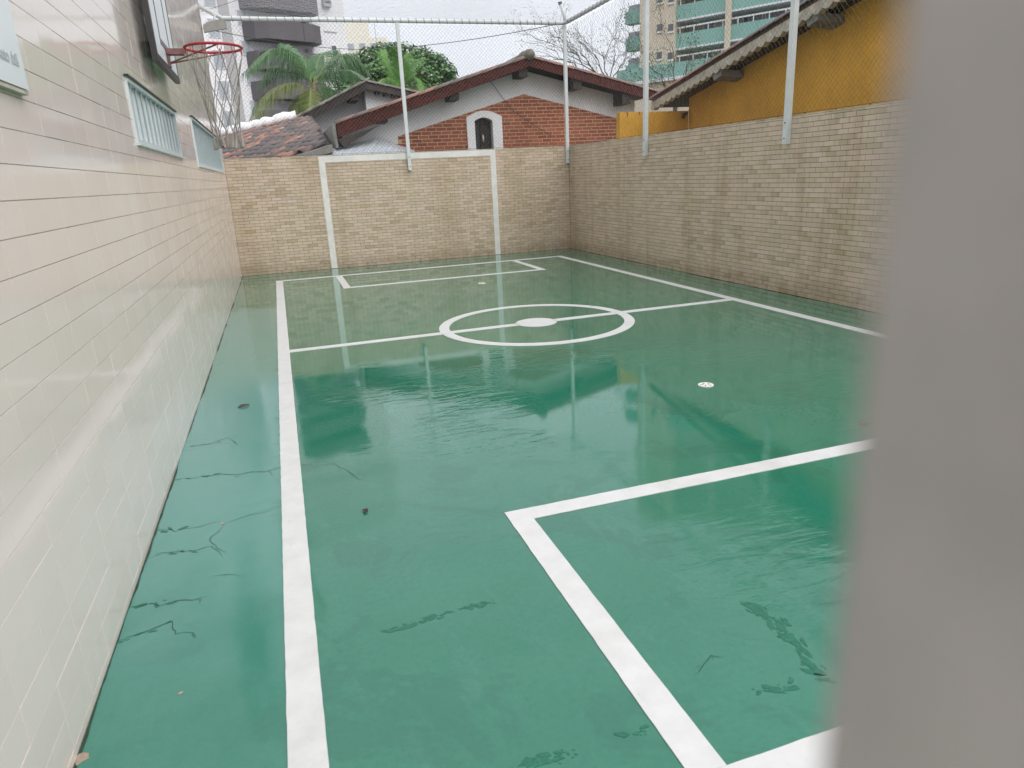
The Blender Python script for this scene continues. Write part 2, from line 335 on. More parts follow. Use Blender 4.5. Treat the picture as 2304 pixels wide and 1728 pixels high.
def at(o, p, parent):                                  # place a shared-mesh piece at world point p
    w = parent.get('_w', (0, 0, 0)); o.location = (p[0]-w[0], p[1]-w[1], p[2]-w[2]); return o
def edge_mesh(name, A, B, r, mat):                     # thin three-sided threads, vectorised
    A = np.asarray(A, float); B = np.asarray(B, float); t = B-A; t /= np.linalg.norm(t, axis=1)[:, None]
    h = np.where(np.abs(t[:, 2:3]) < 0.9, np.array([[0, 0, 1.0]]), np.array([[1.0, 0, 0]]))
    sx = np.cross(t, h); sx /= np.linalg.norm(sx, axis=1)[:, None]; sy = np.cross(sx, t)
    V = np.empty((len(A), 6, 3))
    for k in range(3):
        a = 2*math.pi*k/3; o = (sx*math.cos(a)+sy*math.sin(a))*r
        V[:, k] = A+o; V[:, 3+k] = B+o
    b = (np.arange(len(A))*6)[:, None, None]
    F = b+np.array([[0, 1, 4, 3], [1, 2, 5, 4], [2, 0, 3, 5]])[None]
    return V.reshape(-1, 3), F.reshape(-1, 4)
def np_mesh(name, V, F, mat):
    me = bpy.data.meshes.new(name); k = F.shape[1]
    me.vertices.add(len(V)); me.vertices.foreach_set('co', V.astype(np.float32).ravel())
    me.loops.add(F.size); me.loops.foreach_set('vertex_index', F.astype(np.int32).ravel())
    me.polygons.add(len(F)); me.polygons.foreach_set('loop_start', (np.arange(len(F))*k).astype(np.int32))
    me.update(calc_edges=True); me.validate(); me.materials.append(mat); return me

# ------------------------------------------------------------------ dimensions (metres)
D, WD, H = 14.341, 6.932, 2.16
XL, XR, YF, LW = 0.6217, 6.209, 13.160, 0.1168
GXL, GXR, GLW = 1.698, 5.273, 0.115
YM, RC, XC = 7.223, 1.1217, 3.479
AL, AR, AFY = 1.671, 5.210, 11.419
NAL, NAY, NEY = 1.707, 2.980, 1.255

# ------------------------------------------------------------------ setting: ground and court
gp = MB(); gp.add([(-700, -300, -0.25), (900, -300, -0.25), (900, 1200, -0.25), (-700, 1200, -0.25)], [(0, 1, 2, 3)])
struct(gp.build('ground', M['ground']))
fl = MB(); fl.box((0.0, -0.9, -0.24), (WD, D, 0.0)); floor = struct(fl.build('court_floor', M['court']))
Z = 0.004
def strip(name, pts, z0=0.0005, z1=Z, mat='line', jag=0.0007):
    Q = []
    for i in range(len(pts)):
        a, b = np.array(pts[i], float), np.array(pts[(i+1) % len(pts)], float); L = np.linalg.norm(b-a); k = max(1, int(L/0.05))
        nn = np.array([b[1]-a[1], a[0]-b[0]])/max(L, 1e-6)
        for j in range(k):
            o = 0 if j == 0 else rng.normal(0, jag)
            Q.append(a+(b-a)*j/k+nn*o)
    return MB().prism([(x, y, z0) for x, y in Q], (0, 0, z1-z0)).build(name, M[mat], floor)
def rect(x0, y0, x1, y1): return [(x0, y0), (x1, y0), (x1, y1), (x0, y1)]
strip('side_line', rect(XL, NEY-LW, XL+LW, YF)); strip('side_line', rect(XR-LW, NEY-LW, XR, YF))
strip('end_line', rect(XL+LW, YF-LW, XR-LW, YF)); strip('end_line', rect(XL+LW, NEY-LW, XR-LW, NEY))
RI = RC-LW; dy = LW/2; CY = YM+LW/2
def ringpts(r, n=96): return [(XC+r*math.cos(2*math.pi*i/n), CY+r*math.sin(2*math.pi*i/n)) for i in range(n)]
ri, ro = ringpts(RI), ringpts(RC); rb = MB(); n = 96
rb.add([(x, y, Z) for x, y in ri]+[(x, y, Z) for x, y in ro]+[(x, y, .0005) for x, y in ri]+[(x, y, .0005) for x, y in ro],
       sum([[(i, n+i, n+(i+1) % n, (i+1) % n), (n+i, 3*n+i, 3*n+(i+1) % n, n+(i+1) % n), (i, (i+1) % n, 2*n+(i+1) % n, 2*n+i)] for i in range(n)], []))
rb.build('centre_circle', M['line'], floor)
strip('centre_spot', ringpts(0.237, 48))
qx = math.sqrt(RC**2-dy**2); qi = math.sqrt(RI**2-dy**2); qs = math.sqrt(0.237**2-dy**2)
for a, b in ((XL+LW, XC-qx), (XC-qi, XC-qs), (XC+qs, XC+qi), (XC+qx, XR-LW)): strip('halfway_line', rect(a, YM, b, YM+LW))
for (xa, xb, ya, yb, far) in ((AL, AR, AFY, YF-LW, True), (NAL, AR+.03, NEY, NAY, False)):
    lo, hi = (ya, yb)
    strip('goal_area_line', rect(xa, lo, xa+LW, hi)); strip('goal_area_line', rect(xb-LW, lo, xb, hi))
    strip('goal_area_line', rect(xa+LW, lo, xb-LW, lo+LW) if far else rect(xa+LW, hi-LW, xb-LW, hi))

def ribbon(name, px, w, mat, z=0.0022, jag=0.004, taper=True, ragged=False):
    P = [hit(u, v, 2, 0.0)[:2] for u, v in px]; Q = []
    for a, b in zip(P[:-1], P[1:]):
        k = max(2, int(np.linalg.norm(b-a)/(0.02 if ragged else 0.05)))
        for i in range(k): Q.append(a+(b-a)*i/k+rng.normal(0, jag, 2))
    Q.append(P[-1]); m = MB(); n = len(Q); vs = []; wk = 1.0
    for i, q in enumerate(Q):
        t = Q[min(i+1, n-1)]-Q[max(i-1, 0)]; t = t/max(1e-6, np.linalg.norm(t)); s_ = np.array([-t[1], t[0]])
        f = min(1, 0.2+3.0*min(i, n-1-i)/n) if taper else 1.0
        if ragged: wk = min(1.5, max(0.04, wk+rng.normal(0, 0.38)))
        else: wk = 0.6+0.8*rng.random()
        o = rng.normal(0, 0.25)*w if ragged else 0.0
        ww = w*f*wk/2; vs += [(*(q+s_*(ww+o)), z), (*(q-s_*(ww-o)), z)]
    m.add(vs, [(2*i, 2*i+1, 2*i+3, 2*i+2) for i in range(n-1)])
    return m.build(name, M[mat], floor)
c0 = lambda L: [(x/2.004, 900+y/2.004) for x, y in L]
CR = [c0([(790,358),(880,350),(1000,335),(1080,338),(1130,325),(1190,325),(1250,308),(1340,295),(1430,283),(1560,270)]),
      c0([(710,583),(750,583),(795,592),(830,583),(900,572),(960,555),(1000,550)]),
      c0([(1000,565),(1080,535),(1130,518),(1190,508),(1230,493)]),
      c0([(1015,562),(985,595),(948,622),(970,650),(975,665),(1020,688)]),
      c0([(670,715),(720,690),(800,685),(880,680),(930,665),(965,660)]),
      c0([(600,935),(690,917),(720,928),(800,905),(880,902),(945,885)]),
      c0([(540,1082),(560,1080),(590,1067),(650,1050),(720,1020),(775,1000),(780,1030),(795,1055),(870,1048),(885,1070)]),
      c0([(840,215),(900,205),(940,200),(980,185),(1030,172),(1100,160)]), c0([(1030,172),(1060,190),(1072,210)]),
      c0([(940,40),(1000,28)]), c0([(1110,45),(1230,30)]), c0([(955,795),(1010,788),(1100,800)]),
      [(600+x/2.765, 700+y/2.765) for x, y in [(410,940),(450,970),(500,990),(540,1020),(570,1045),(620,1050)]],
      [(1100+x/1.837, 1100+y/1.837) for x, y in [(850,770),(880,735),(905,705),(920,690),(975,697)]]]
def blobs(px, w, dens, mat='seam'):
    P = [hit(u, v, 2, 0.0)[:2] for u, v in px]; m = MB(); z = 0.0010
    for a, b in zip(P[:-1], P[1:]):
        L = np.linalg.norm(b-a); t = (b-a)/max(L, 1e-6); nn = np.array([-t[1], t[0]])
        for k in range(max(2, int(L*dens))):
            q = a+(b-a)*rng.random()+nn*rng.normal(0, w*.34); la = w*(.08+.55*rng.random()**3)*1.6; lb = la*(.25+.3*rng.random()); th = rng.normal(0, .25)
            e = t*math.cos(th)+nn*math.sin(th); f = np.array([-e[1], e[0]]); N = 9; z += 0.000006
            pts = []
            for i in range(N):
                an = 2*math.pi*i/N; r_ = .55+.7*rng.random(); v = q+e*math.cos(an)*la*r_+f*math.sin(an)*lb*r_; pts.append((v[0], v[1], z))
            m.add(pts, [tuple(range(N))])
    stuff(m.build('damp_mark', M[mat], floor))
for i, c in enumerate(CR):
    w_ = 0.0030 if i < 9 else 0.0022
    ribbon('crack', c, w_, 'crack', 0.0022, 0.0032)
    for k in range(1, len(c)-1):
        if rng.random() < .38:
            an = rng.uniform(0, 6.28); r_ = rng.uniform(8, 26); e1 = (c[k][0]+r_*.6*math.cos(an), c[k][1]+r_*.3*math.sin(an)); e2 = (e1[0]+r_*rng.normal(.3, .4), e1[1]+r_*rng.normal(.2, .25))
            ribbon('crack', [c[k], e1, e2], w_*.6, 'crack', 0.0024+.00005*k, 0.002)
for i in (0, 1, 4, 5, 6, 7): blobs(CR[i][:max(3, len(CR[i])*2//3)], 0.030, 60)
c1 = lambda L: [(1100+x/1.837, 1100+y/1.837) for x, y in L]
for L, w in ((c1([(1060,470),(1110,500),(1190,570),(1260,630),(1310,680)]), 0.050), (c1([(1325,705),(1390,742)]), 0.05), (c1([(1090,838),(1190,822),(1270,798)]), 0.032),
             (c1([(1340,775),(1440,800)]), 0.035), (c1([(120,1148),(220,1118),(320,1098),(395,1075)]), 0.030), (c1([(550,1025),(620,1003),(690,985)]), 0.022),
             ([(854,1422),(930,1402),(1020,1376),(1120,1349)], 0.024)):
    blobs(L, w*1.2, 130)
for u, v, r in ((182, 1706, 0.026), (406, 1560, 0.009), (500, 1178, 0.012)):
    c = hit(u, v, 2, 0); strip('paint_chip', [(c[0]+r*(.6+.7*random.random())*math.cos(a), c[1]+r*(.6+.7*random.random())*math.sin(a)) for a in np.linspace(0, 6.0, 9)], .0003, .0018, 'chip')

def dirt(A, B, w):
    A, B = np.array(A, float), np.array(B, float); L = np.linalg.norm(B-A); e = (B-A)/L; nn = np.array([-e[1], e[0]]); k = int(L/0.04); vs = []; wk = 1.0
    for i in range(k+1):
        wk = min(2.2, max(0.05, wk+rng.normal(0, 0.4))); q = A+e*L*i/k; vs += [(*q, 0.0015), (*(q+nn*w*wk), 0.0015)]
    MB().add(vs, [(2*i, 2*i+1, 2*i+3, 2*i+2) for i in range(k)]).build('wall_foot_dirt', M['moss'], floor)
dirt((WD-0.012, D-0.012), (0.02, D-0.012), 0.012); dirt((WD-0.012, 3.0), (WD-0.012, D-0.012), 0.016); dirt((0.003, D-0.02), (0.003, 1.0), 0.005)
def drain(u, v, label):
    c = hit(u, v, 2, 0); t = thing('drain_cover', label, 'drain', (c[0], c[1], 0), 'round drain covers in the court floor')
    rr = 0.060; pts = [(c[0]+rr*math.cos(a), c[1]+rr*math.sin(a), 0.001) for a in np.linspace(0, 2*math.pi, 33)[:-1]]
    MB().prism(pts, (0, 0, 0.006)).build('cover_plate', M['drain'], t)
    for k in range(5):
        a = k*2*math.pi/5+0.3; d = np.array([math.cos(a), math.sin(a), 0]); e = np.array([-d[1], d[0], 0])
        MB().obox(np.array([c[0], c[1], 0.0066])+d*0.018-e*0.004, d*0.028, e*0.008, (0, 0, 0.0012)).build('slot', M['slot'], t)
drain(1588, 867, 'white round slotted drain cover in the green floor between centre circle and near goal area')
drain(1084, 638, 'small white drain cover in the green floor just in front of the far goal area')

def leaf(u, v, L, ang, mat, label):
    c = hit(u, v, 2, 0); m = MB(); R_ = []
    for i in range(9):
        s_ = i/8; w = math.sin(math.pi*s_**0.8)*0.27*L; h = 0.006+0.010*math.sin(s_*math.pi)
        R_.append([(L*(s_-.5), -w, h+0.012*L*5*abs(w)), (L*(s_-.5), 0, h*0.5), (L*(s_-.5), w, h+0.012*L*5*abs(w))])
    ca, sa = math.cos(ang), math.sin(ang)
    vs = [(c[0]+x*ca-y*sa, c[1]+x*sa+y*ca, z) for r in R_ for x, y, z in r]
    m.add(vs, [f for i in range(8) for f in ((3*i, 3*i+1, 3*i+4, 3*i+3), (3*i+1, 3*i+2, 3*i+5, 3*i+4))])
    tag(m.build('fallen_leaf', M[mat], fix=False), label, 'leaf', 'leaves lying on the court floor')
leaf(549, 915, 0.10, 0.5, 'deadleaf', 'dark wet fallen leaf lying beside the cream tiled wall')
leaf(822, 1152, 0.05, 1.9, 'deadleaf', 'small dark curled leaf on green floor between sideline and near goal area')
leaf(1945, 953, 0.07, 0.2, 'deadleaf2', 'brown fallen leaf just above the near goal area line, by the grey post')

# ------------------------------------------------------------------ tiles
def tile_mesh(name, axis, w, h, t, mat):
    # local box: u in [0,w], z in [0,h], depth t outwards; axis 0: u=x, n=-y; axis 1 left: u=y, n=+x ; axis 2 right: u=y, n=-x
    c = 0.0005 if axis == 1 else 0.0015
    P = [(0,0,0),(w,0,0),(w,h,0),(0,h,0),(0,0,t-c),(w,0,t-c),(w,h,t-c),(0,h,t-c),(c,c,t),(w-c,c,t),(w-c,h-c,t),(c,h-c,t)]
    F = [(0,1,5,4),(1,2,6,5),(2,3,7,6),(3,0,4,7),(4,5,9,8),(5,6,10,9),(6,7,11,10),(7,4,8,11),(8,9,10,11)]
    if axis == 0: V = [(u, -n, v) for u, v, n in P]
    elif axis == 1: V = [(n, u, v) for u, v, n in P]; F = [f[::-1] for f in F]
    else: V = [(-n, u, v) for u, v, n in P]
    return V, F
def subtract(r, hole):
    a, b, c, d = r; p, q, s_, t = hole
    if c <= p or a >= s_ or d <= q or b >= t: return [r]
    out = []
    if a < p: out.append((a, b, p, d))
    if c > s_: out.append((s_, b, c, d))
    aa, cc = max(a, p), min(c, s_)
    if b < q: out.append((aa, b, cc, q))
    if d > t: out.append((aa, t, cc, d))
    return out
def lay_tiles(parent, axis, plane, u0, u1, z0, z1, tw, th, off, zoff, bond, gu, gz, t, mat, holes=(), nmax=300, jitter=0.0016):
    full, rest = [], MB()
    k0 = int(math.floor((z0-zoff)/th)); k1 = int(math.ceil((z1-zoff)/th))
    for k in range(k0, k1):
        sh = (k+100) % 2*bond*tw
        j0 = int(math.floor((u0-off+sh)/tw)); j1 = int(math.ceil((u1-off+sh)/tw))
        for j in range(j0, j1):
            a = off+j*tw-sh; R_ = [(max(a, u0)+gu/2, max(zoff+k*th, z0)+gz/2, min(a+tw, u1)-gu/2, min(zoff+(k+1)*th, z1)-gz/2)]
            if R_[0][2]-R_[0][0] < 0.012 or R_[0][3]-R_[0][1] < 0.006: continue
            for hl in holes: R_ = [q for r in R_ for q in subtract(r, hl)]
            for r in R_:
                if r[2]-r[0] < 0.008 or r[3]-r[1] < 0.006: continue
                n = plane+(1 if axis == 1 else -1)*(random.random()*jitter)
                if abs(r[2]-r[0]-(tw-gu)) < 1e-6 and abs(r[3]-r[1]-(th-gz)) < 1e-6:
                    c = (r[0], n, r[1]) if axis == 0 else (n, r[0], r[1])
                    full.append(c)
                else:
                    V, F = tile_mesh('', axis, r[2]-r[0], r[3]-r[1], t, None)
                    o = (r[0], n, r[1]) if axis == 0 else (n, r[0], r[1])
                    rest.add([(x+o[0], y+o[1], z+o[2]) for x, y, z in V], F)
    V, F = tile_mesh('tile', axis, tw-gu, th-gz, t, mat); me = MB().add(V, F).mesh('tile', mat)
    def score(c):
        u, v, d = project(np.array(c)+np.array((tw/2, 0, th/2) if axis == 0 else (0, tw/2, th/2)))
        ok = d > 0 and 5 < u < PW-5 and 5 < v < PH-5
        if axis == 2 and u > 1950: ok = False
        return (0 if ok else 1, np.linalg.norm(np.array(c)-CAM))
    full.sort(key=score)
    for c in full[:nmax]: at(link('tile', me, parent), c, parent)
    for c in full[nmax:]: rest.add([(x+c[0], y+c[1], z+c[2]) for x, y, z in V], F)
    return stuff(link('tile_field', rest.mesh('tile_field', mat), parent))

# ------------------------------------------------------------------ left building with cream glazed tiles
w1 = (5.27, 1.97, 7.66, 2.375); w2 = (9.25, 1.93, 13.75, 2.475)            # louvred windows: y0, z0, y1, z1
B0, BT = -3.0, 8.0
lb = thing('tiled_building', 'tall building side clad in glossy cream tiles along the left of the court', 'building', (-3.0, 6.0, 0))
core = MB(); DEP = -0.22
ys = [B0, w1[0], w1[2], w2[0], w2[2], D+0.02]
for i in range(5):
    a, b = ys[i], ys[i+1]; wv = w1 if i == 1 else w2 if i == 3 else None
    for za, zb in ([(-0.25, BT)] if wv is None else [(-0.25, wv[1]), (wv[3], BT)]):
        core.box((DEP, a, za), (-0.008, b, zb))
core.box((-6.0, B0, -0.25), (DEP, D+0.02, BT))
core.build('wall', M['creamgrout'], lb, fix=False)
lay_tiles(lb, 1, -0.008, B0, D+0.02, 0.0, BT, LTW, LTH, LY0, LZ0, 0.0, 0.0018, 0.0023, 0.008, M['creamtile'], holes=(w1, w2))
def louvre(wn):
    y0, z0, y1, z1 = wn; fr = MB(); t = 0.026
    for a, b in (((-0.11, y0, z0), (0.012, y0+t, z1)), ((-0.11, y1-t, z0), (0.012, y1, z1)), ((-0.11, y0+t, z1-t), (0.016, y1-t, z1)), ((-0.11, y0+t, z0), (0.012, y1-t, z0+t))): fr.box(a, b)
    w = fr.build('window', M['louver'], lb)
    MB().box((0.001, y0-0.01, z0-0.016), (0.022, y1+0.05, z0-0.002)).build('sill', M['louver'], w).location = (0, 0, 0)
    MB().box((0.001, y0-0.02, z1+0.002), (0.03, y1+0.02, z1+0.012)).build('drip_edge', M['dark'], w).location = (0, 0, 0)
    MB().box((-0.21, y0+t, z0+t), (-0.20, y1-t, z1-t)).build('backing_panel', M['dark'], w).location = (0, 0, 0)  # shade of the louvre cavity put into this backing's dark colour
    k = int((y1-y0-2*t)/0.195); st = (y1-y0-2*t)/k
    for i in range(k):
        a = y0+t+i*st
        MB().prism([(-0.100, a+0.02, z0+t), (-0.094, a+0.02, z0+t), (-0.010, a+st*0.72, z0+t), (-0.016, a+st*0.72, z0+t)], (0, 0, z1-z0-2*t)).build('slat', M['louver'], w).location = (0, 0, 0)
        MB().box((-0.0095, a+st*0.72-0.010, z0+t+.001), (-0.0015, a+st*0.72+0.002, z1-t-.001)).build('slat_shade', M['slatshade'], w).location = (0, 0, 0)  # added strip: shadow gap between slats put into its colour
louvre(w1); louvre(w2)

# ------------------------------------------------------------------ court walls
fw = thing('court_wall', 'sand coloured small tile wall across the far end with white painted goal', 'wall', (XC, D, 0), 'tile clad court walls')
MB().box((0.0, D, -0.25), (WD+0.15, D+0.15, H)).build('wall_core', M['sandgrout'], fw)
lay_tiles(fw, 0, D, 0.001, WD-0.009, 0.0, H-0.002, TW, TH, 0.0, 0.0, 0.5, 0.0042, 0.0042, 0.008, M['sandtile_far'])
MB().box((0.0, D+0.0, H+0.001), (WD, D+0.155, H+0.012)).build('coping', M['creammortar'], fw)
gz = 0.0135
GM = [(GXL, D-gz, 0.006), (GXL+GLW, D-gz, 0.006), (GXL+GLW, D-gz, H-0.004-GLW), (GXR-GLW, D-gz, H-0.004-GLW), (GXR-GLW, D-gz, 0.006), (GXR, D-gz, 0.006), (GXR, D-gz, H-0.004), (GXL, D-gz, H-0.004)]
MB().prism(GM, (0, 0.005, 0)).build('painted_goal', M['goalpaint'], fw, label='white goal outline painted on the far wall')
rw = thing('court_wall', 'sand coloured small tile wall along the right side in front of yellow house', 'wall', (WD, 8, 0), 'tile clad court walls')
MB().box((WD, -0.9, -0.25), (WD+0.15, D-0.002, H)).build('wall_core', M['sandgrout'], rw)
lay_tiles(rw, 2, WD, -0.9, D-0.009, 0.0, H-0.002, TW, TH, D-TW*100-0.05, 0.0, 0.5, 0.0042, 0.0042, 0.008, M['sandtile_right'])
MB().box((WD+0.0, -0.9, H+0.001), (WD+0.155, D-0.003, H+0.012)).build('coping', M['creammortar'], rw)

# ------------------------------------------------------------------ net posts, rails, nets
ZR = 4.54
def post(x0, y0, x1, y1, zb, zt, label, facing):
    t = thing('net_post', label, 'post', ((x0+x1)/2, (y0+y1)/2, zb), 'white posts carrying the safety net')
    MB().box((x0, y0, zb), (x1, y1, zt)).build('pole', M['pipe'], t)
    for dz in (0.07, 0.25):
        c = np.array([(x0+x1)/2, (y0+y1)/2, zb+dz])
        if facing == 'y': MB().tube([(c[0], y0-0.006, c[2]), (c[0], y0-0.0005, c[2])], 0.009, 8).build('bolt', M['bolt'], t)
        else: MB().tube([(x0-0.006, c[1], c[2]), (x0-0.0005, c[1], c[2])], 0.009, 8).build('bolt', M['bolt'], t)
yf1 = D-0.0145
post(3.42, yf1-0.065, 3.485, yf1, 1.825, ZR-0.047, 'white square post bolted to the middle of the far wall', 'y')
post(6.845, yf1-0.065, 6.91, yf1, 1.82, ZR-0.047, 'white square post in the far right corner where the walls meet', 'y')
xr1 = WD-0.0095
post(xr1-0.065, 10.89, xr1, 10.96, 1.842, ZR-0.047, 'white square post on right wall nearer the far corner', 'x')
post(xr1-0.065, 7.36, xr1, 7.43, 1.842, ZR-0.047, 'white square post on right wall nearest the camera', 'x')
yr, xr = D-0.048, WD-0.042
RA = (0.36, yr, ZR-0.02); RB = (xr, yr, ZR)
t = thing('net_rail', 'white pipe rail along the top of the far net ending at the tiled building', 'rail', (3.5, yr, ZR), 'pipe rails at the top of the nets')
MB().tube([(0.004, yr, ZR+0.17), RA, RB], 0.039, 12).build('pipe', M['pipe'], t, True)
wr = MB()
for i in range(42):
    x = 0.5+i*0.15; wr.tube([(x+0.035*k/6, yr+0.048*math.cos(k*math.pi/3), ZR-0.018+0.018*x/7+0.048*math.sin(k*math.pi/3)) for k in range(8)], 0.004, 4)
stuff(wr.build('lashing_cord', M['cord'], t))
t = thing('net_rail', 'white pipe rail running towards the camera above the right wall', 'rail', (xr, 9, ZR), 'pipe rails at the top of the nets')
MB().tube([(xr, yr-0.046, ZR), (xr, 2.0, ZR)], 0.039, 12).build('pipe', M['pipe'], t, True)
wr = MB()
for i in range(60):
    y = yr-0.2-i*0.17; wr.tube([(xr+0.048*math.cos(k*math.pi/3), y-0.03*k/6, ZR+0.048*math.sin(k*math.pi/3)) for k in range(8)], 0.004, 4)
stuff(wr.build('lashing_cord', M['cord'], t))
t = thing('pole_bracket', 'short tilted pipe stub with dark cap on top of corner post', 'bracket', (6.88, yr, ZR+.05))
MB().tube([(6.89, yr, ZR+0.048), (6.87, yr, ZR+0.16), (6.80, yr, ZR+0.34)], 0.034, 10).build('pipe_stub', M['pipe'], t, True)
MB().tube([(6.80, yr, ZR+0.341), (6.785, yr, ZR+0.385)], 0.040, 10).build('cap', M['dark'], t, True)

DG = 0.0756
def net(name, fn, nu, nv, r, mat, label, knots=True, jit=0.006):
    I, J = np.meshgrid(np.arange(nu+1), np.arange(nv+1), indexing='ij')
    P = fn(I*DG/2, J*DG/2)+rng.normal(0, jit, (nu+1, nv+1, 3))*np.array([1, 0.5, 1])
    ev = (I+J) % 2 == 0
    a = ev[:-1, :-1]; A1, B1 = P[:-1, :-1][a], P[1:, 1:][a]
    b = ev[1:, :-1]; A2, B2 = P[1:, :-1][b], P[:-1, 1:][b]
    V, F = edge_mesh(name, np.concatenate([A1, A2]), np.concatenate([B1, B2]), r, mat)
    o = tag(link(name, np_mesh(name, V, F, mat)), label, 'net', 'cord nets round the court')
    if knots:
        K = P[ev]; kr = r*2.1; oc = np.array([(1,0,0),(-1,0,0),(0,1,0),(0,-1,0),(0,0,1),(0,0,-1)], float)*kr
        V = (K[:, None]+oc[None]).reshape(-1, 3); fb = np.array([(0,2,4),(2,1,4),(1,3,4),(3,0,4),(2,0,5),(1,2,5),(3,1,5),(0,3,5)])
        F = (np.arange(len(K))[:, None, None]*6+fb[None]).reshape(-1, 3)
        stuff(link('knots', np_mesh('knots', V, F, mat), o))
    return o
HN = ZR-0.05-H-0.02
nvz = int(HN/(DG/2))
net('safety_net', lambda a, b: np.stack([a+0.03, np.full_like(a, D+0.02)+0.02*np.sin(a*1.3)*np.sin(b*math.pi/HN), b+H+0.018], -1), int(6.83/(DG/2)), nvz, 0.0017, M['cord'], 'fine diamond cord net above the far wall')
net('safety_net', lambda a, b: np.stack([np.full_like(a, WD+0.02)+0.02*np.sin(a*1.1)*np.sin(b*math.pi/HN), D-0.06-a, b+H+0.018], -1), int(11.8/(DG/2)), nvz, 0.0017, M['cord'], 'fine diamond cord net above the right wall in front of yellow gable')
net('safety_net', lambda a, b: np.stack([a+0.02, D-0.05-b, ZR+0.03-0.10*np.sin(np.clip(a/6.9, 0, 1)*math.pi)*np.clip(b/3.0, 0, 1)], -1), int(6.85/(DG/2)), int(7.0/(DG/2)), 0.0013, M['cordwhite'], 'pale cord net stretched overhead across the court', knots=False, jit=0.004)
for lab, A, B in (('thin wire along the foot of the far net', (0.01, D+0.02, H+0.03), (6.9, D+0.02, H+0.03)), ('thin wire along the foot of the right net', (WD+0.02, D-0.06, H+0.03), (WD+0.02, 2.5, H+0.03))):
    m = MB().tube([A, B], 0.0025, 5)
    for i in range(24):
        q = np.array(A)+(np.array(B)-np.array(A))*(i+.5)/24; m.tube([q, q-np.array([0, 0, 0.0175])], 0.006, 5)
    tag(m.build('net_wire', M['bolt']), lab, 'wire')

# ------------------------------------------------------------------ floodlight and cables
t = thing('floodlight', 'grey box floodlight hanging at the left end of the far rail', 'lamp', (0.22, yr-0.12, ZR-0.1))
q = np.array([0.22, yr-0.10, ZR-0.22])
MB().prism([q+np.array(k) for k in ((-.19, -.13, -.07), (.19, -.13, .0), (.19, -.10, .12), (.12, -.08, .16), (-.12, -.08, .10), (-.19, -.10, .05))], (0, 0.22, 0.03)).build('housing', M['lamp'], t)
MB().tube([q+np.array((0, 0.02, 0.14)), q+np.array((0.02, 0.08, 0.24)), (0.20, yr-0.046, ZR+0.03)], 0.02, 8).build('arm', M['pipe'], t, True)
def cable(pts, r, label):
    P = []
    for (a, b) in zip(pts[:-1], pts[1:]):
        a, b = np.array(a), np.array(b); n = 14
        for i in range(n): s_ = i/n; q = a+(b-a)*s_; P.append(q-np.array([0, 0, 0.012*np.linalg.norm(b-a)*4*s_*(1-s_)]))
    P.append(np.array(pts[-1])); tag(MB().tube(P, r, 5).build('cable', M['cable']), label, 'cable', 'thin cables crossing the sky')
cable([hdist(440, 60, 22), hdist(800, 111, 30), hdist(1250, 55, 20)], 0.010, 'thin dark cable sagging across the sky from left building to corner post')
cable([hit(681, 50, 1, D+0.1), hit(694, 165, 1, 29.5)], 0.004, 'thin cord running from the far rail down towards the coconut palm')
cable([hit(842, 50, 1, D+0.1), hit(848, 104, 1, D+0.1)], 0.003, 'short dark cord hanging from the far rail left of the middle post')
cable([hit(452, 26, 1, D+0.1), hit(560, -10, 1, D+0.5)], 0.004, 'thin cord rising from the rail end beside the floodlight')
cable([hit(960, 178, 1, 15.44), hit(1100, 178, 1, 15.43), hit(1155, 250, 1, 15.40), hit(1240, 305, 1, 15.38)][1:], 0.006, 'thin dark wire drooping down the white and brick gable')

# ------------------------------------------------------------------ basketball hoop
bx0, bx1 = 0.100, 0.120; by0, by1 = 6.15, 7.50; bz0, bz1 = 2.605, 3.62
hp = thing('basketball_hoop', 'basketball backboard with dark frame, red rim and torn grey net on tiled wall', 'hoop', (0.0, (by0+by1)/2, bz0))
ft = 0.055
MB().box((bx0+.005, by0+ft, bz0+ft), (bx1-.008, by1-0.012, bz1-ft)).build('backboard', M['board'], hp)
fr = MB().box((bx0-.02, by0, bz0), (bx1, by0+ft, bz1)).box((bx0-.02, by0+ft, bz0), (bx1, by1, bz0+ft)).box((bx0-.02, by0+ft, bz1-ft), (bx1, by1, bz1)).box((bx0-.02, by1-0.010, bz0+ft), (bx1-0.004, by1, bz1-ft))
fr.build('board_frame', M['dark'], hp)
for yy in (by0+0.62, by1-0.35):
    for zz in (bz0+0.2, bz1-0.2): MB().box((0.0005, yy-.03, zz-.03), (bx0+.0, yy+.03, zz+.03)).build('wall_bracket', M['dark'], hp)
yc = (by0+by1)/2+0.04; rz = 2.808; rr = 0.229; rx = bx1+0.138+rr
mk = MB(); lw = 0.045
for a, b in (((yc-.30, rz-.02), (yc+.30, rz+lw-.02)), ((yc-.30, rz+.43), (yc+.30, rz+.43+lw)), ((yc-.30, rz+lw-.02), (yc-.27, rz+.43)), ((yc+.27, rz+lw-.02), (yc+.30, rz+.43))): mk.box((bx1-.0075, a[0], a[1]), (bx1-.004, b[0], b[1]))
mk.build('board_marking', M['marking'], hp)
rim = MB().tube([(rx+rr*math.cos(a), yc+rr*math.sin(a), rz) for a in np.linspace(0, 2*math.pi, 41)[:-1]], 0.0115, 8, closed=True).build('rim', M['rim'], hp, True)
for k in range(12):
    a = 2*math.pi*(k+.5)/12; c = np.array([rx+rr*math.cos(a), yc+rr*math.sin(a), rz-0.012])
    e = np.array([-math.sin(a), math.cos(a), 0])
    MB().tube([c-e*.014, c-e*.016+np.array([0, 0, -.03]), c+np.array([0, 0, -.042]), c+e*.016+np.array([0, 0, -.03]), c+e*.014], 0.003, 5).build('net_hook', M['rim'], rim).location = (0, 0, 0)
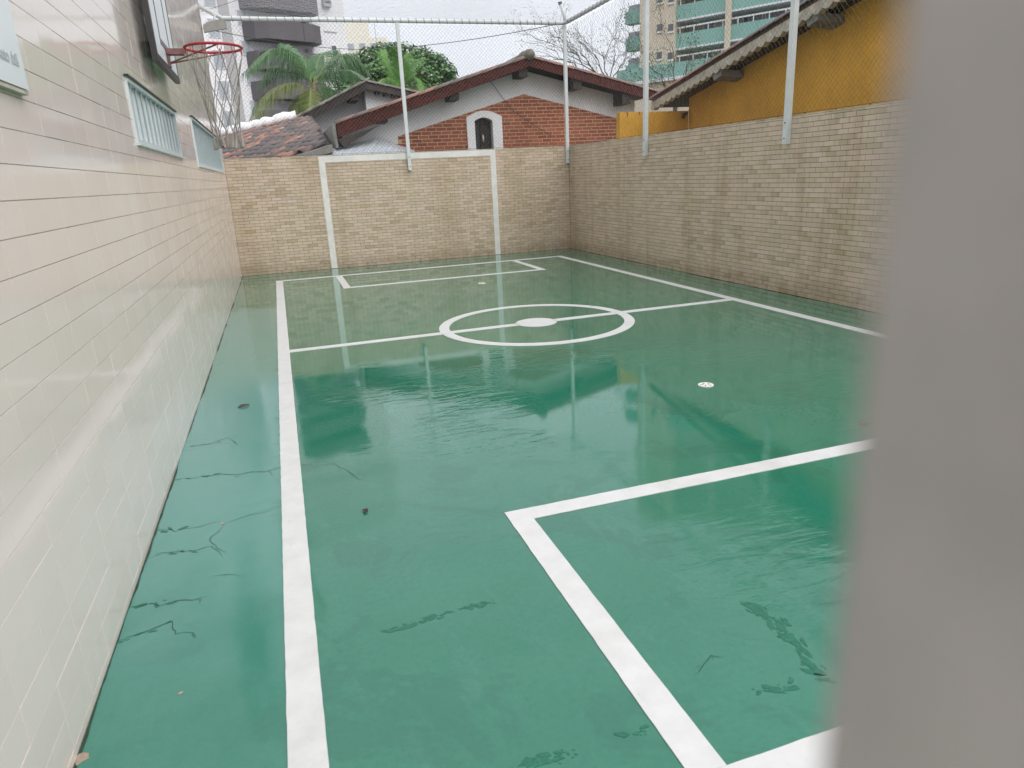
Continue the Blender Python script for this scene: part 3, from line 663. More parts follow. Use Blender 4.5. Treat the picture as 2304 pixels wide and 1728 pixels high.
MB().box((bx1-.003, yc-.05, rz-.055), (rx-rr-.008, yc+.05, rz-.012)).build('rim_arm', M['rimarm'], hp)
MB().box((bx1-.003, yc-.035, bz0+.05), (bx1+.012, yc+.035, rz-.058)).build('mount_plate', M['rimarm'], hp)
for s_ in (-1, 1):
    MB().tube([(bx1+.012, yc+s_*.012, bz0+.085), (rx+.04, yc+s_*(rr-.004), rz-.010)], 0.007, 7).build('brace_rod', M['rimarm'], hp)
cd_ = MB(); N = 12; lev = [0, .22, .36, .48, .59, .68]; rad = [rr, .185, .160, .140, .122, .105]
def npt(l, k, ph): 
    a = 2*math.pi*(k+ph)/N+0.26; j = 0.012*math.sin(3.1*k+l*2.3)
    return (rx+(rad[l]+j)*math.cos(a), yc+(rad[l]+j)*math.sin(a), rz-.05*(l == 0)-lev[l]+0.015*math.sin(5*k+l))
G = [[npt(l, k, .5*(l % 2)) for k in range(N)] for l in range(6)]
for l in range(5):
    for k in range(N):
        k2 = (k-1) % N if l % 2 == 0 else (k+1) % N
        for kk in (k, k2):
            cd_.tube([G[l][k], G[l+1][kk]], 0.0036, 5)
nt_ = cd_.build('net', M['hoopcord'], hp)
for k in range(0, N, 1):
    q = np.array(G[5][k]); o = np.array([math.cos(k), math.sin(k), 0])*.03
    MB().tube([q, q+np.array([0, 0, -.05])+o*.5, q+np.array([0, 0, -.125])+o], [.004, .012, .022], 6).build('tassel', M['hoopcord'], nt_).location = (0, 0, 0)

# ------------------------------------------------------------------ notice board on the left wall
sx = 0.03
br = hit(66, 204, 0, sx); sy1, sz0 = br[1], br[2]; sz1 = sz0+0.62; sy0 = sy1-0.85
sg = thing('notice_board', 'white notice board with grey lettering fixed to the cream tiles at upper left', 'sign', (0, sy1-.4, sz0))
MB().box((0.001, sy0, sz0), (sx, sy1, sz1)).build('panel', M['sign'], sg)
MB().box((0.001, sy0, sz0-.016), (sx-.004, sy1+.002, sz0-.003)).build('bottom_trim', M['creammortar'], sg)
tc = bpy.data.curves.new('lettering', 'FONT'); tc.body = 'mento \u00fatil'; tc.size = 0.058; tc.align_x = 'RIGHT'; tc.extrude = 0.0006; tc.offset = 0.0018
to = bpy.data.objects.new('lettering_curve', tc); COL.objects.link(to); bpy.context.view_layer.update()
me = bpy.data.meshes.new_from_object(to.evaluated_get(bpy.context.evaluated_depsgraph_get())); bpy.data.objects.remove(to)
e = hit(48, 160, 0, sx)
me.transform(Matrix(((0, 0, 1, sx+.001), (1, 0, 0, sy1-.055), (0, 1, 0, sz0+.072), (0, 0, 0, 1))))
me.materials.clear(); me.materials.append(M['signtext']); link('lettering', me, sg)
MB().prism([(sx+.0005, sy1-.12, sz0+.34), (sx+.0005, sy1-.045, sz0+.285), (sx+.0005, sy1-.045, sz0+.50), (sx+.0005, sy1-.30, sz0+.50)], (.0012, 0, 0)).build('logo_shape', M['signtext'], sg)

# ------------------------------------------------------------------ barrel tile pieces
def barrel(L, r0, r1, th=0.014, seg=6):
    m = MB(); vs = []
    for x, r in ((0, r0), (L, r1)):
        for rr_ in (r, r-th):
            for i in range(seg+1):
                a = math.pi*i/seg; vs.append((x, -rr_*math.cos(a), rr_*0.75*math.sin(a)))
    k = seg+1; F = []
    for i in range(seg):
        F += [(i, i+1, 2*k+i+1, 2*k+i), (k+i, 3*k+i, 3*k+i+1, k+i+1), (i, k+i, k+i+1, i+1), (2*k+i, 2*k+i+1, 3*k+i+1, 3*k+i)]
    return m.add(vs, F)
def frame_matrix(o, ex, ez):
    ex = Vector(ex).normalized(); ez = Vector(ez); ey = ez.cross(ex).normalized(); ez = ex.cross(ey)
    return Matrix(((ex.x, ey.x, ez.x, o[0]), (ex.y, ey.y, ez.y, o[1]), (ex.z, ey.z, ez.z, o[2]), (0, 0, 0, 1)))
def place(o, mat, parent):
    w = parent.get('_w', (0, 0, 0)); m = mat.copy(); m.translation -= Vector(w); o.matrix_basis = m; return o
VT = barrel(0.44, 0.085, 0.068).mesh('verge_tile', M['vergetile'], True)
MT = barrel(0.44, 0.085, 0.068).mesh('verge_tile', M['mossytile'], True)
RT = barrel(0.42, 0.098, 0.080).mesh('roof_tile', M['claytile'], True)
def verge(parent, A, B, mesh, step=0.36, lift=0.0):
    A, B = np.array(A, float), np.array(B, float); L = np.linalg.norm(B-A); e = (B-A)/L; n = int(L/step)
    for i in range(n+1):
        q = A+e*min(i*step, L-0.3); tl = e+np.array([0, 0, 0.05])
        place(link('verge_tile', mesh, parent), frame_matrix(q+np.array([0, 0, lift+0.004*random.random()]), tl, (0, 0, 1)), parent)

# ------------------------------------------------------------------ brick gable house behind the far wall
GY, FY = 15.45, 14.95
bh = thing('brick_house', 'white gabled house with red brick panel and arched window behind far wall', 'house', (5.5, GY, 0))
pR = hit(1191, 127, 1, FY); pL = hit(757, 277, 1, FY); pRt = hit(1478, 205, 1, FY)
def roofz(x): 
    return pR[2]+(pL[2]-pR[2])*(pR[0]-x)/(pR[0]-pL[0]) if x < pR[0] else pR[2]+(pRt[2]-pR[2])*(x-pR[0])/(pRt[0]-pR[0])
UZ = 0.20
WL, WRR = 2.30, 9.10
ox0, ox1, oz0, ozs, ozc = 5.17, 5.58, 2.05, 2.80, 2.87
arch = [(ox0+(ox1-ox0)*i/8, ozs+(ozc-ozs)*math.sin(math.pi*i/8)) for i in range(9)]
def P3(L, y): return [(x, y, z) for x, z in L]
wall = MB()
wall.prism(P3([(WL, -.25), (ox0, -.25), (ox0, roofz(ox0)-UZ), (WL, roofz(WL)-UZ)], GY), (0, .18, 0))
wall.prism(P3([(ox1, -.25), (WRR, -.25), (WRR, roofz(WRR)-UZ), (pR[0], pR[2]-UZ), (ox1, roofz(ox1)-UZ)], GY), (0, .18, 0))
wall.prism(P3([(ox0, -.25), (ox1, -.25), (ox1, oz0), (ox0, oz0)], GY), (0, .18, 0))
wall.prism(P3(arch+[(ox1, roofz(ox1)-UZ), (ox0, roofz(ox0)-UZ)], GY), (0, .18, 0))
wall.box((WL, GY+.18, -.25), (WL+.15, GY+7, roofz(WL)-UZ-.02)); wall.box((WRR-.15, GY+.18, -.25), (WRR, GY+7, roofz(WRR)-UZ-.02)); wall.box((WL, GY+6.85, -.25), (WRR, GY+7, 2.6))
wall.build('wall', M['plaster'], bh)
# brick panel: mortar bed then single bricks clipped to the panel outline
ba = hit(1178, 212, 1, GY); bl = hit(925, 297, 1, GY); brr = hit(1394, 268, 1, GY)
BL, BR = 3.46, 8.78
def btop(x): return ba[2]+(bl[2]-ba[2])*(ba[0]-x)/(ba[0]-bl[0]) if x < ba[0] else ba[2]+(brr[2]-ba[2])*(x-ba[0])/(brr[0]-ba[0])
mo = MB(); my = GY-0.006
mo.prism(P3([(BL, 1.6), (ox0-.02, 1.6), (ox0-.02, btop(ox0)), (BL, btop(BL))], my), (0, .005, 0))
mo.prism(P3([(ox1+.02, 1.6), (BR, 1.6), (BR, btop(BR)), (ba[0], ba[2]), (ox1+.02, btop(ox1))], my), (0, .005, 0))
mo.prism(P3([(ox0-.02, ozc+.02), (ox1+.02, ozc+.02), (ox1+.02, btop(ox1)), (ox0-.02, btop(ox0))], my), (0, .005, 0))
mo.build('mortar_bed', M['mortar'], bh)
def clip(poly, a, b, c):                                # keep a*x+b*z<=c
    out = []
    for i in range(len(poly)):
        p_, q_ = poly[i], poly[(i+1) % len(poly)]; fp = a*p_[0]+b*p_[1]-c; fq = a*q_[0]+b*q_[1]-c
        if fp <= 0: out.append(p_)
        if fp*fq < 0: s_ = fp/(fp-fq); out.append((p_[0]+(q_[0]-p_[0])*s_, p_[1]+(q_[1]-p_[1])*s_))
    return out
sl = (bl[2]-ba[2])/(ba[0]-bl[0]); sr = (brr[2]-ba[2])/(brr[0]-ba[0])
BH, BLN = 0.0755, 0.222; shared = MB().prism(P3([(0, 0), (BLN-.016, 0), (BLN-.016, BH-.017), (0, BH-.017)], 0), (0, .007, 0)).mesh('brick', M['brick'])
nb_ = 0; k = 0; zz = 2.02; by = my-0.0072
while zz < ba[2]:
    xx = BL-0.03+(0.5*BLN if k % 2 else 0)+(0.04 if k % 3 == 0 else 0)
    while xx < BR:
        q = (max(xx, BL-.09), zz, min(xx+BLN-.016, BR), zz+BH-.017)
        for r in subtract(q, (ox0-.02, 1.5, ox1+.02, ozc+.01)):
            if r[2]-r[0] < .02: continue
            pg = [(r[0], r[1]), (r[2], r[1]), (r[2], r[3]), (r[0], r[3])]
            whole = abs(r[2]-r[0]-(BLN-.016)) < 1e-6 and max(btop(r[0]), 0) > r[3] and btop(r[2]) > r[3]
            if whole: at(link('brick', shared, bh), (r[0], by, r[1]), bh); nb_ += 1
            else:
                pg = clip(clip(pg, sl*1.0, 1, ba[2]+sl*ba[0]), -sr, 1, ba[2]-sr*ba[0]) if True else pg
                if len(pg) >= 3: MB().prism(P3(pg, by), (0, .007, 0)).build('brick', M['brick'], bh); nb_ += 1
        xx += BLN
    zz += BH; k += 1
# arched window
win = None
fo0, fo1 = 4.99, 5.80
outer = [(fo0, oz0), (fo0, 2.885)]+[(fo0+(fo1-fo0)*i/10, 2.885+0.125*math.sin(math.pi*i/10)) for i in range(1, 10)]+[(fo1, 2.885), (fo1, oz0)]
fm = MB(); fy = by-0.03
inner = arch
fm.prism(P3([(fo0, oz0), (ox0, oz0), (ox0, ozs), (fo0, 2.885)], fy), (0, .0285, 0)); fm.prism(P3([(ox1, oz0), (fo1, oz0), (fo1, 2.885), (ox1, ozs)], fy), (0, .0285, 0))
top = outer[1:-1]
for i in range(8):
    a, b = top[1+i] if i else top[0], top[2+i] if i < 7 else top[-1]
    if i == 0: a = top[0]
    fm.prism(P3([arch[i], arch[i+1], b, a], fy), (0, .0285, 0))
win = fm.build('window', M['plaster2'], bh)
MB().box((ox0, GY+.14, oz0), (ox1, GY+.15, ozc)).build('pane', M['dark'], win).location = (0, 0, 0)
MB().box((ox0+.16, GY+.10, oz0+.01), (ox1-.03, GY+.135, ozs-.05)).build('shutter', M['darkwood'], win).location = (0, 0, 0)
MB().tube([(ox0+.21, GY+.09, 2.36), (ox0+.215, GY+.085, 2.44), (ox0+.21, GY+.09, 2.52)], [.008, .022, .010], 7).build('handle', M['pipe'], win, True).location = (0, 0, 0)
# roof slabs, fascia, purlin ends, verge tiles, ridge
def slab(a, b, y0, y1, t, name, mat, dz=0.0):
    (xa, za), (xb, zb) = a, b
    MB().prism([(xa, y0, za+dz), (xb, y0, zb+dz), (xb, y0, zb+dz-t), (xa, y0, za+dz-t)], (0, y1-y0, 0)).build(name, mat, bh)
xr_end = 9.45
slab((pL[0], pL[2]), (pR[0], pR[2]), FY+.05, GY+7.4, .06, 'roof', M['soffit'], -.015); slab((pR[0], pR[2]), (xr_end, roofz(xr_end)), FY+.05, GY+7.4, .06, 'roof', M['soffit'], -.015)
for a, b, h0, h1 in (((pL[0], pL[2]), (pR[0], pR[2]), .27, .19), ((pR[0], pR[2]), (xr_end, roofz(xr_end)), .19, .22)):
    MB().prism([(a[0], FY, a[1]), (b[0], FY, b[1]), (b[0], FY, b[1]-h1), (a[0], FY, a[1]-h0)], (0, .045, 0)).build('fascia_board', M['fascia'], bh)
for u, v in ((1172, 160), (1018, 212), (858, 262), (1293, 188), (1402, 222)):
    c = hit(u, v, 1, FY+.2); MB().prism([(c[0]-.10, FY+.05, c[2]-.13), (c[0]+.10, FY+.05, c[2]-.13), (c[0]+.10, FY+.05, c[2]+.12), (c[0]-.10, FY+.05, c[2]+.12)], (0, GY-FY-.052, 0)).build('purlin_end', M['darkwood'], bh)
verge(bh, (pL[0]-.02, FY+.05, pL[2]-.02), (pR[0], FY+.05, pR[2]-.02), VT); verge(bh, (xr_end, FY+.05, roofz(xr_end)-.02), (pR[0], FY+.05, pR[2]-.02), VT)
MB().tube([(pR[0], FY-.06, pR[2]+.03), (pR[0], FY+.4, pR[2]+.05)], .11, 10).build('ridge_tile', M['mossytile'], bh, True)
MB().tube([(pR[0], FY+.41, pR[2]+.03), (pR[0], GY+7.3, pR[2]+.04)], .10, 10).build('ridge_cap', M['mossytile'], bh, True)
# left eave board in grey cement
MB().prism([(pL[0]-.10, FY-.02, pL[2]-.02), (pL[0]-.03, FY-.02, pL[2]+.01), (pL[0]-.01, FY-.02, pL[2]-.46), (pL[0]-.06, FY-.02, pL[2]-.48)], (0, 5.4, 0)).build('eave_board', M['grayroof'], bh)
MB().prism([(pL[0]-.005, FY+.002, pL[2]-.31), (pL[0]+.85, FY+.002, pL[2]-.06), (pL[0]+.60, FY+.002, pL[2]-.20), (pL[0]+.10, FY+.002, pL[2]-.46)], (0, .04, 0)).build('soffit_shade', M['soffit'], bh)  # upright plate; shade under the eave put into its dark colour

# ------------------------------------------------------------------ low clay tile roof at left
A0 = 1.987
def rz2(x, y): return A0+.21*x+.20*(y-15)
lr = thing('tiled_roof_house', 'low house with weathered orange and grey clay tile roof behind the far wall', 'house', (0.6, 17, 0))
rx0, rx1, ry0, ry1 = -1.3, 2.02, 14.72, 20.0
MB().prism([(rx0, ry0, rz2(rx0, ry0)-.03), (rx1, ry0, rz2(rx1, ry0)-.03), (rx1, ry1, rz2(rx1, ry1)-.03), (rx0, ry1, rz2(rx0, ry1)-.03)], (0, 0, -.10)).build('roof_deck', M['darkwood'], lr)
wl_ = MB()
for a, b in (((rx0+.15, ry0+.25), (rx1-.15, ry0+.4)), ((rx0+.15, ry1-.3), (rx1-.15, ry1-.15)), ((rx0+.15, ry0+.4), (rx0+.3, ry1-.3))): wl_.box((a[0], a[1], -.25), (b[0], b[1], min(rz2(a[0], a[1]), rz2(b[0], a[1]))-.14))
wl_.build('wall', M['plaster'], lr)
gd = np.array([.21, .20]); gl = np.linalg.norm(gd); g2 = gd/gl; ct = np.array([-g2[1], g2[0]])
ex = Vector((g2[0], g2[1], gl+.03)).normalized(); nz = Vector((-.21, -.20, 1)).normalized(); cnt = 0
for i in range(-40, 40):
    for j in range(-40, 40):
        c = np.array([.5, 17.3])+ct*i*.20+g2*j*.35
        if rx0+.05 < c[0] < rx1-.32 and ry0+.02 < c[1] < ry1-.3:
            o = link('roof_tile', RT, lr); place(o, frame_matrix((c[0], c[1], rz2(*c)-.01+random.uniform(-.006, .006)), ex+Vector((random.gauss(0, .012), random.gauss(0, .012), 0)), nz), lr); cnt += 1
wm = MB(); pr = []
for i in range(40):
    x = rx0+(1.62-rx0)*i/39; pr.append((x, ry1-.1+random.uniform(-.03, .03), rz2(x, ry1)+.05+random.uniform(-.02, .02)))
wm.tube(pr, [.13+random.uniform(-.02, .035) for _ in pr], 9).build('ridge_mortar', M['whitemortar'], lr, True)
MB().prism([(.80, ry0-.08, rz2(.80, ry0)-.02), (rx1, ry0-.08, rz2(rx1, ry0)+.02), (rx1, ry0-.08, rz2(rx1, ry0)-.12), (.80, ry0-.08, rz2(.80, ry0)-.12)], (0, .28, 0.02)).build('verge_cap', M['grayroof'], lr)

# ------------------------------------------------------------------ white gable house further back
wg = thing('white_gable_house', 'white gable with mossy dark verge behind the clay tile roof', 'house', (3.2, 21, 0))
Yg = 20.3
k0, kl, kr = hit(823, 184, 1, Yg), hit(652, 274, 1, Yg), hit(960, 214, 1, Yg)
MB().prism([(kl[0], Yg, kl[2]), (k0[0], Yg, k0[2]), (k0[0], Yg, k0[2]-.20), (kl[0], Yg, kl[2]-.22)], (0, .05, 0)).build('fascia_board', M['darkwood'], wg)
MB().prism([(k0[0], Yg, k0[2]), (kr[0], Yg, kr[2]), (kr[0], Yg, kr[2]-.16), (k0[0], Yg, k0[2]-.18)], (0, .05, 0)).build('fascia_board', M['soffit'], wg)
for a, b in ((kl, k0), (k0, kr)): MB().prism([(a[0], Yg+.052, a[2]-.01), (b[0], Yg+.052, b[2]-.01), (b[0], Yg+.052, b[2]-.07), (a[0], Yg+.052, a[2]-.07)], (0, 5, 0)).build('roof', M['soffit'], wg)
verge(wg, (kl[0], Yg+.04, kl[2]+.0), (k0[0], Yg+.04, k0[2]+.0), MT); verge(wg, (kr[0], Yg+.04, kr[2]+.0), (k0[0], Yg+.04, k0[2]+.0), MT)
wc = hit(824, 240, 1, Yg+.35)[0]
MB().prism([(wc, Yg+.35, -.25), (kr[0]+1, Yg+.35, -.25), (kr[0]+1, Yg+.35, kr[2]-.4), (kr[0]-.1, Yg+.35, kr[2]-.05), (wc, Yg+.35, k0[2]-.10)], (0, 4, 0)).build('wall', M['plaster2'], wg)
MB().prism([(kl[0]+.3, Yg+.9, -.25), (wc-.004, Yg+.9, -.25), (wc-.004, Yg+.9, k0[2]-.12), (kl[0]+.3, Yg+.9, kl[2]-.02)], (0, 3.4, 0)).build('wall', M['plaster'], wg)
for i in range(5):
    x = k0[0]+.25+i*.22; zt = k0[2]+(kr[2]-k0[2])*(x-k0[0])/(kr[0]-k0[0]); MB().box((x, Yg+.052, zt-.24), (x+.10, Yg+.34, zt-.075)).build('rafter_end', M['darkwood'], wg)
c = hit(800, 218, 1, Yg+.2); MB().box((c[0]-.16, Yg+.052, c[2]-.10), (c[0]+.06, Yg+.89, c[2]+.08)).build('purlin_end', M['darkwood'], wg)

# ------------------------------------------------------------------ white metal cover in the gap behind the far wall
cv = thing('metal_cover', 'bluish white folded metal sheet cover just behind the far wall', 'cover', (2.3, 14.95, 2.1))
F0, F1 = D+.18, 15.40
Af, Bf, Cf = hit(632, 357, 1, F0), hit(806, 351, 1, F0), hit(935, 346, 1, F0)
Ab, Bb, Cb = hit(700, 345, 1, F1), hit(846, 311, 1, F1), hit(932, 337, 1, F1)
A_, B_, C_ = Af, Bf, Cf
for a, b, a2, b2 in ((Af, Bf, Ab, Bb), (Bf, Cf, Bb, Cb)):
    n = 8
    for i in range(n):
        p_, q_, r_, t_ = a+(b-a)*i/n, a+(b-a)*(i+.985)/n, a2+(b2-a2)*(i+.985)/n, a2+(b2-a2)*i/n
        MB().prism([p_, q_, r_, t_], (0, 0, -.012)).build('sheet_panel', M['sheet'], cv)
for x in (A_[0]+.2, B_[0], C_[0]-.1): MB().box((x-.02, F0+.07, -.25), (x+.02, F0+.11, min(A_[2], C_[2])-.03)).build('support_leg', M['pipe'], cv)

# ------------------------------------------------------------------ yellow house at right
YX, VX = 8.55, 8.05
yh = thing('yellow_house', 'yellow painted gable house with scalloped tile verge behind the right wall', 'house', (YX, 6, 0))
v0, v1 = hit(1462, 250, 0, VX), hit(1900, -8, 0, VX)
ps = (v1[2]-v0[2])/(v0[1]-v1[1])                          # rise per metre towards the camera (lower edge of the scallops)
RYG = 4.6
def vz(y): return v0[2]+ps*(v0[1]-y) if y > RYG else v0[2]+ps*(v0[1]-RYG)-ps*(RYG-y)
cy_ = hit(1549, 270, 0, YX)[1]
MB().prism([(YX, cy_, -.25), (YX, -2.6, -.25), (YX, -2.6, vz(-2.6)+.13), (YX, RYG, vz(RYG)+.13), (YX, cy_, vz(cy_)+.13)], (.2, 0, 0)).build('gable_wall', M['yellow'], yh)
MB().box((YX+.2, cy_-.2, -.25), (YX+7, cy_, vz(cy_)+.05)).build('side_wall', M['yellow'], yh)
ye = v0[1]
up = 0.20
for a, b in ((ye, RYG), (RYG, -3.0)):
    MB().prism([(VX+.16, a, vz(a)+.06), (VX+.16, b, vz(b)+.06), (VX+.16, b, vz(b)+.17), (VX+.16, a, vz(a)+.17)], (7, 0, 0)).build('roof', M['soffit'], yh)
    MB().prism([(VX+.05, a, vz(a)+.150), (VX+.05, b, vz(b)+.150), (VX+.05, b, vz(b)+.19), (VX+.05, a, vz(a)+.19)], (.10, 0, 0)).build('verge_board', M['browntimber'], yh)
sc_ = MB(); L_ = ye-RYG; n = int(L_/.19)
for i in range(n):
    a = ye-i*.19; pts = []
    for j in range(7):
        y = a-.19*j/6; pts.append((VX+.02, y, vz(y)+.035-.045*math.sin(math.pi*j/6)))
    pts += [(VX+.02, a-.19, vz(a-.19)+.148), (VX+.02, a, vz(a)+.148)]
    MB().prism(pts, (.10, 0, 0)).build('verge_scallop', M['creammortar'], yh)
verge(yh, (VX+.06, ye+.02, vz(ye)+.20), (VX+.06, RYG, vz(RYG)+.20), VT, .34)
for u, v in ((1630, 190), (1845, 70)):
    c = hit(u, v, 0, VX+.22); z1 = vz(c[1])+.05
    MB().prism([(VX+.05, c[1]+.10, z1-.02), (VX+.05, c[1]-.14, z1+.0), (VX+.05, c[1]-.14, z1-.10), (VX+.05, c[1]+.06, z1-.15)], (YX-VX-.052, 0, -.03)).build('purlin_end', M['grayroof'], yh)
bw = thing('boundary_wall', 'low yellow wall stub joining the yellow gable to the right court wall', 'wall', (7.6, cy_, 0))
tz = hit(1470, 251, 1, cy_)[2]
MB().box((WD+.155, cy_, -.25), (YX-.004, cy_+.15, tz)).build('wall', M['yellow'], bw)
for x, hgt in ((7.22, .10), (7.62, .16), (7.47, .06)): MB().prism([(x, cy_-.0015, tz-.002), (x+.04, cy_-.0015, tz-.002), (x+.03, cy_-.0015, tz-hgt), (x+.015, cy_-.0015, tz-hgt*.8)], (0, .001, 0)).build('rust_streak', M['rust'], bw)
MB().tube([(YX-.16, cy_-.05, tz-.13), (YX-.13, cy_-.05, tz-.07), (YX-.06, cy_-.03, tz-.05)], .03, 7).build('pipe_end', M['dark'], bw, True)

# ------------------------------------------------------------------ towers
class Face:                                               # a vertical facade: along e, normal n (towards camera)
    def __init__(s, P0, P1):
        s.o = np.array([P0[0], P0[1], 0.0]); e = np.array([P1[0]-P0[0], P1[1]-P0[1], 0]); s.L = np.linalg.norm(e); s.e = e/s.L
        s.n = np.array([s.e[1], -s.e[0], 0])
    def sz(s, u, v, off=0.0):
        P = hitp(u, v, s.o+s.n*off, s.n); return float((P-s.o)@s.e), float(P[2])
    def box(s, m, s0, z0, s1, z1, d0, d1):
        return m.obox(s.o+s.e*s0+s.n*d0+np.array([0, 0, z0]), s.e*(s1-s0), s.n*(d1-d0), np.array([0, 0, z1-z0]))
def fbox(F, name, mat, par, s0, z0, s1, z1, d0, d1, sub=False):
    o = F.box(MB(), s0, z0, s1, z1, d0, d1).build(name, M[mat], par)
    if sub: o.location = (0, 0, 0)
    return o
FL = Face(hdist(440, 200, 60), hdist(790, 180, 66)); 
tl = thing('apartment_tower', 'white apartment tower with dark grey balconies behind the left roofs', 'building', tuple(FL.o))
FL.box(MB(), -9, -.25, FL.L, 32, -14, 0).build('wall', M['towerwhite'], tl)
s0, z0 = FL.sz(585, 155, 1.2); s1, z1 = FL.sz(731, 163, 1.2); _, z2 = FL.sz(585, 113, 1.2)
FH = FL.sz(579, 113, 1.2)[1]-FL.sz(588, 181, 1.2)[1]; bh_ = z2-z0
def window(F, par, s0, z0, s1, z1, glass='glass', d=0.0, fr='towerwhite'):
    w = fbox(F, 'window', fr, par, s0-.06, z0-.06, s1+.06, z1+.06, d+.004, d+.06)
    fbox(F, 'pane', glass, w, s0, z0, s1, z1, d+.061, d+.075, True); return w
for k in range(-3, 6):
    zb = z0+k*FH
    if zb < 0.5: continue
    m = MB(); c = .9
    pts = [(s0-.4, 0.0), (s0, 1.25), (s0+c, 1.75), (s1-c, 1.75), (s1, 1.25), (s1+.0, 0.0)]
    m.prism([FL.o+FL.e*a+FL.n*(b+.005)+np.array([0, 0, zb]) for a, b in pts], (0, 0, bh_)).build('balcony', M['towergrey'], tl)
    q = zb+bh_+.05; dz = FH-bh_-.25
    window(FL, tl, s0+1.9, q, s0+2.9, q+dz, 'glasslight'); window(FL, tl, s0+3.1, q, s0+3.7, q+dz, 'glass'); window(FL, tl, s0+4.6, q, s0+5.0, q+dz, 'glass'); window(FL, tl, s0+5.3, q+.2, s1-.4, q+dz, 'glasslight')
for i, (u, v) in enumerate(((553, 107), (565, 173))):
    sa, za = FL.sz(u, v)
    if i == 0: base = (sa, za)
for k in range(-4, 5):
    z = base[1]+k*FH
    if z < 1: continue
    window(FL, tl, base[0]-.32, z-.5, base[0]+.32, z+.45, 'glasslight')
sa, za = FL.sz(481, 63)
for k in range(-5, 4):
    if za+k*FH > 1: window(FL, tl, sa-.4, za+k*FH-.6, sa+.4, za+k*FH+.6, 'glasslight')
a, _ = FL.sz(497, 60); b, _ = FL.sz(520, 60); fbox(FL, 'stair_strip', 'towershade', tl, a, 0, b, 31, .003, .05)
sa, za = FL.sz(732, 9); ac = fbox(FL, 'air_conditioner', 'towershade', tl, sa-.35, za-.25, sa+.35, za+.25, .003, .4)
fbox(FL, 'grille', 'glass', ac, sa-.28, za-.02, sa+.28, za+.18, .401, .41, True)
sa, za = FL.sz(742, 63); fbox(FL, 'vent_frame', 'towershade', tl, sa-.6, za-.35, sa+.6, za-.25, .003, .04)
sa, za = FL.sz(752, 118); window(FL, tl, sa-.2, za-.9, sa+.2, za+.5, 'glass')

FR = Face(hdist(1465, 100, 68), hdist(1830, 60, 63))
tr = thing('apartment_tower', 'cream apartment tower with sea green balcony bands behind the yellow house', 'building', tuple(FR.o))
ss, _ = FR.sz(1527, 80); sa0, zb0 = FR.sz(1527, 111); _, zt0 = FR.sz(1527, 79); se, _ = FR.sz(1900, 60)
FR.box(MB(), -.6, -.25, ss, 34, -12, 1.0).build('stair_core', M['towercream'], tr)
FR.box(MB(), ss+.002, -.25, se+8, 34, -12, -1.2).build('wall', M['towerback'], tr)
gh = zt0-zb0; FH2 = gh+FR.sz(1527, 48)[1]-zt0
for k in range(-2, 6):
    zb = zb0+k*FH2
    if zb < .3: continue
    bal = fbox(FR, 'balcony', 'towergreen', tr, ss+.004, zb, se+8, zb+gh, -1.19, .55)
    fbox(FR, 'slab_edge', 'towerwhite', bal, ss+.004, zb-.14, se+8, zb-.003, -1.19, .60, True)
    fbox(FR, 'rail', 'towerwhite', bal, ss+.1, zb+gh+.40, se+8, zb+gh+.52, .42, .50, True)
    for i in range(16):
        x = ss+.3+i*1.25; fbox(FR, 'baluster', 'towerwhite', bal, x, zb+gh+.003, x+.07, zb+gh+.398, .44, .49, True)
    q = zb+gh
    for a, w_ in ((1.8, .9), (5.2, 1.5), (7.0, 2.2), (11.0, 2.6)): window(FR, tr, ss+a, q+.1, ss+a+w_, q+FH2-gh-.35, 'glass', -1.2)
sc1, _ = FR.sz(1645, 60)
fbox(FR, 'column', 'towercream', tr, sc1-.22, 0, sc1+.22, 34, .56, .80)
for u in (1485, 1510):
    sw, zw = FR.sz(u, 62, 1.0)
    for k in range(-4, 5):
        z = zw+k*FH2
        if z > 1:
            w = window(FR, tr, sw-.24, z-.26, sw+.24, z+.26, 'glass', 1.0, 'towercream'); fbox(FR, 'sill', 'towerwhite', w, sw-.32, z-.42, sw+.32, z-.33, 1.003, 1.12, True)
# recessed glazed corner left of the stair core
sl0, _ = FR.sz(1432, 60)
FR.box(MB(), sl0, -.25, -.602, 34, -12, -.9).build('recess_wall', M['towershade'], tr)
for k in range(-2, 6):
    zb = zb0+k*FH2+.5
    if zb > .3:
        fbox(FR, 'balcony', 'towergreen', tr, -2.5, zb, -.604, zb+gh*.9, -.89, .1)
        window(FR, tr, sl0+.2, zb+.1, -2.7, zb+gh+.5, 'glasslight', -.9)
_, zp0 = FR.sz(1480, 178, 1.6); _, zp1 = FR.sz(1480, 147, 1.6)
pd = fbox(FR, 'podium_band', 'towergreen', tr, sl0-1.0, zp0, ss+7, zp1, 1.002, 1.8)
fbox(FR, 'podium_edge', 'towerwhite', pd, sl0-1.0, zp0-.25, ss+7, zp0-.003, 1.002, 1.86, True)
fbox(FR, 'podium_wall', 'towercream', tr, sl0-.6, -.25, ss+6.6, zp0-.27, 1.002, 1.4)

FB = Face(hdist(770, 100, 150), hdist(872, 100, 150))
tb = thing('distant_tower', 'pale cream distant apartment block rising behind the broadleaf tree', 'building', tuple(FB.o))
_, zt_ = FB.sz(800, 48); FB.box(MB(), -4, -.25, FB.L*.62, zt_, -12, 0).build('wall', M['hazecream'], tb)
_, zt2 = FB.sz(860, 84); FB.box(MB(), FB.L*.62+.01, -.25, FB.L, zt2, -12, 0).build('wing', M['hazecream'], tb)
for k in range(3):
    for i in range(4):
        if zt2-3.4-k*3 > 1: window(FB, tb, 1+i*2.2, zt2-2.2-k*3, 2.2+i*2.2, zt2-1-k*3, 'glasslight')

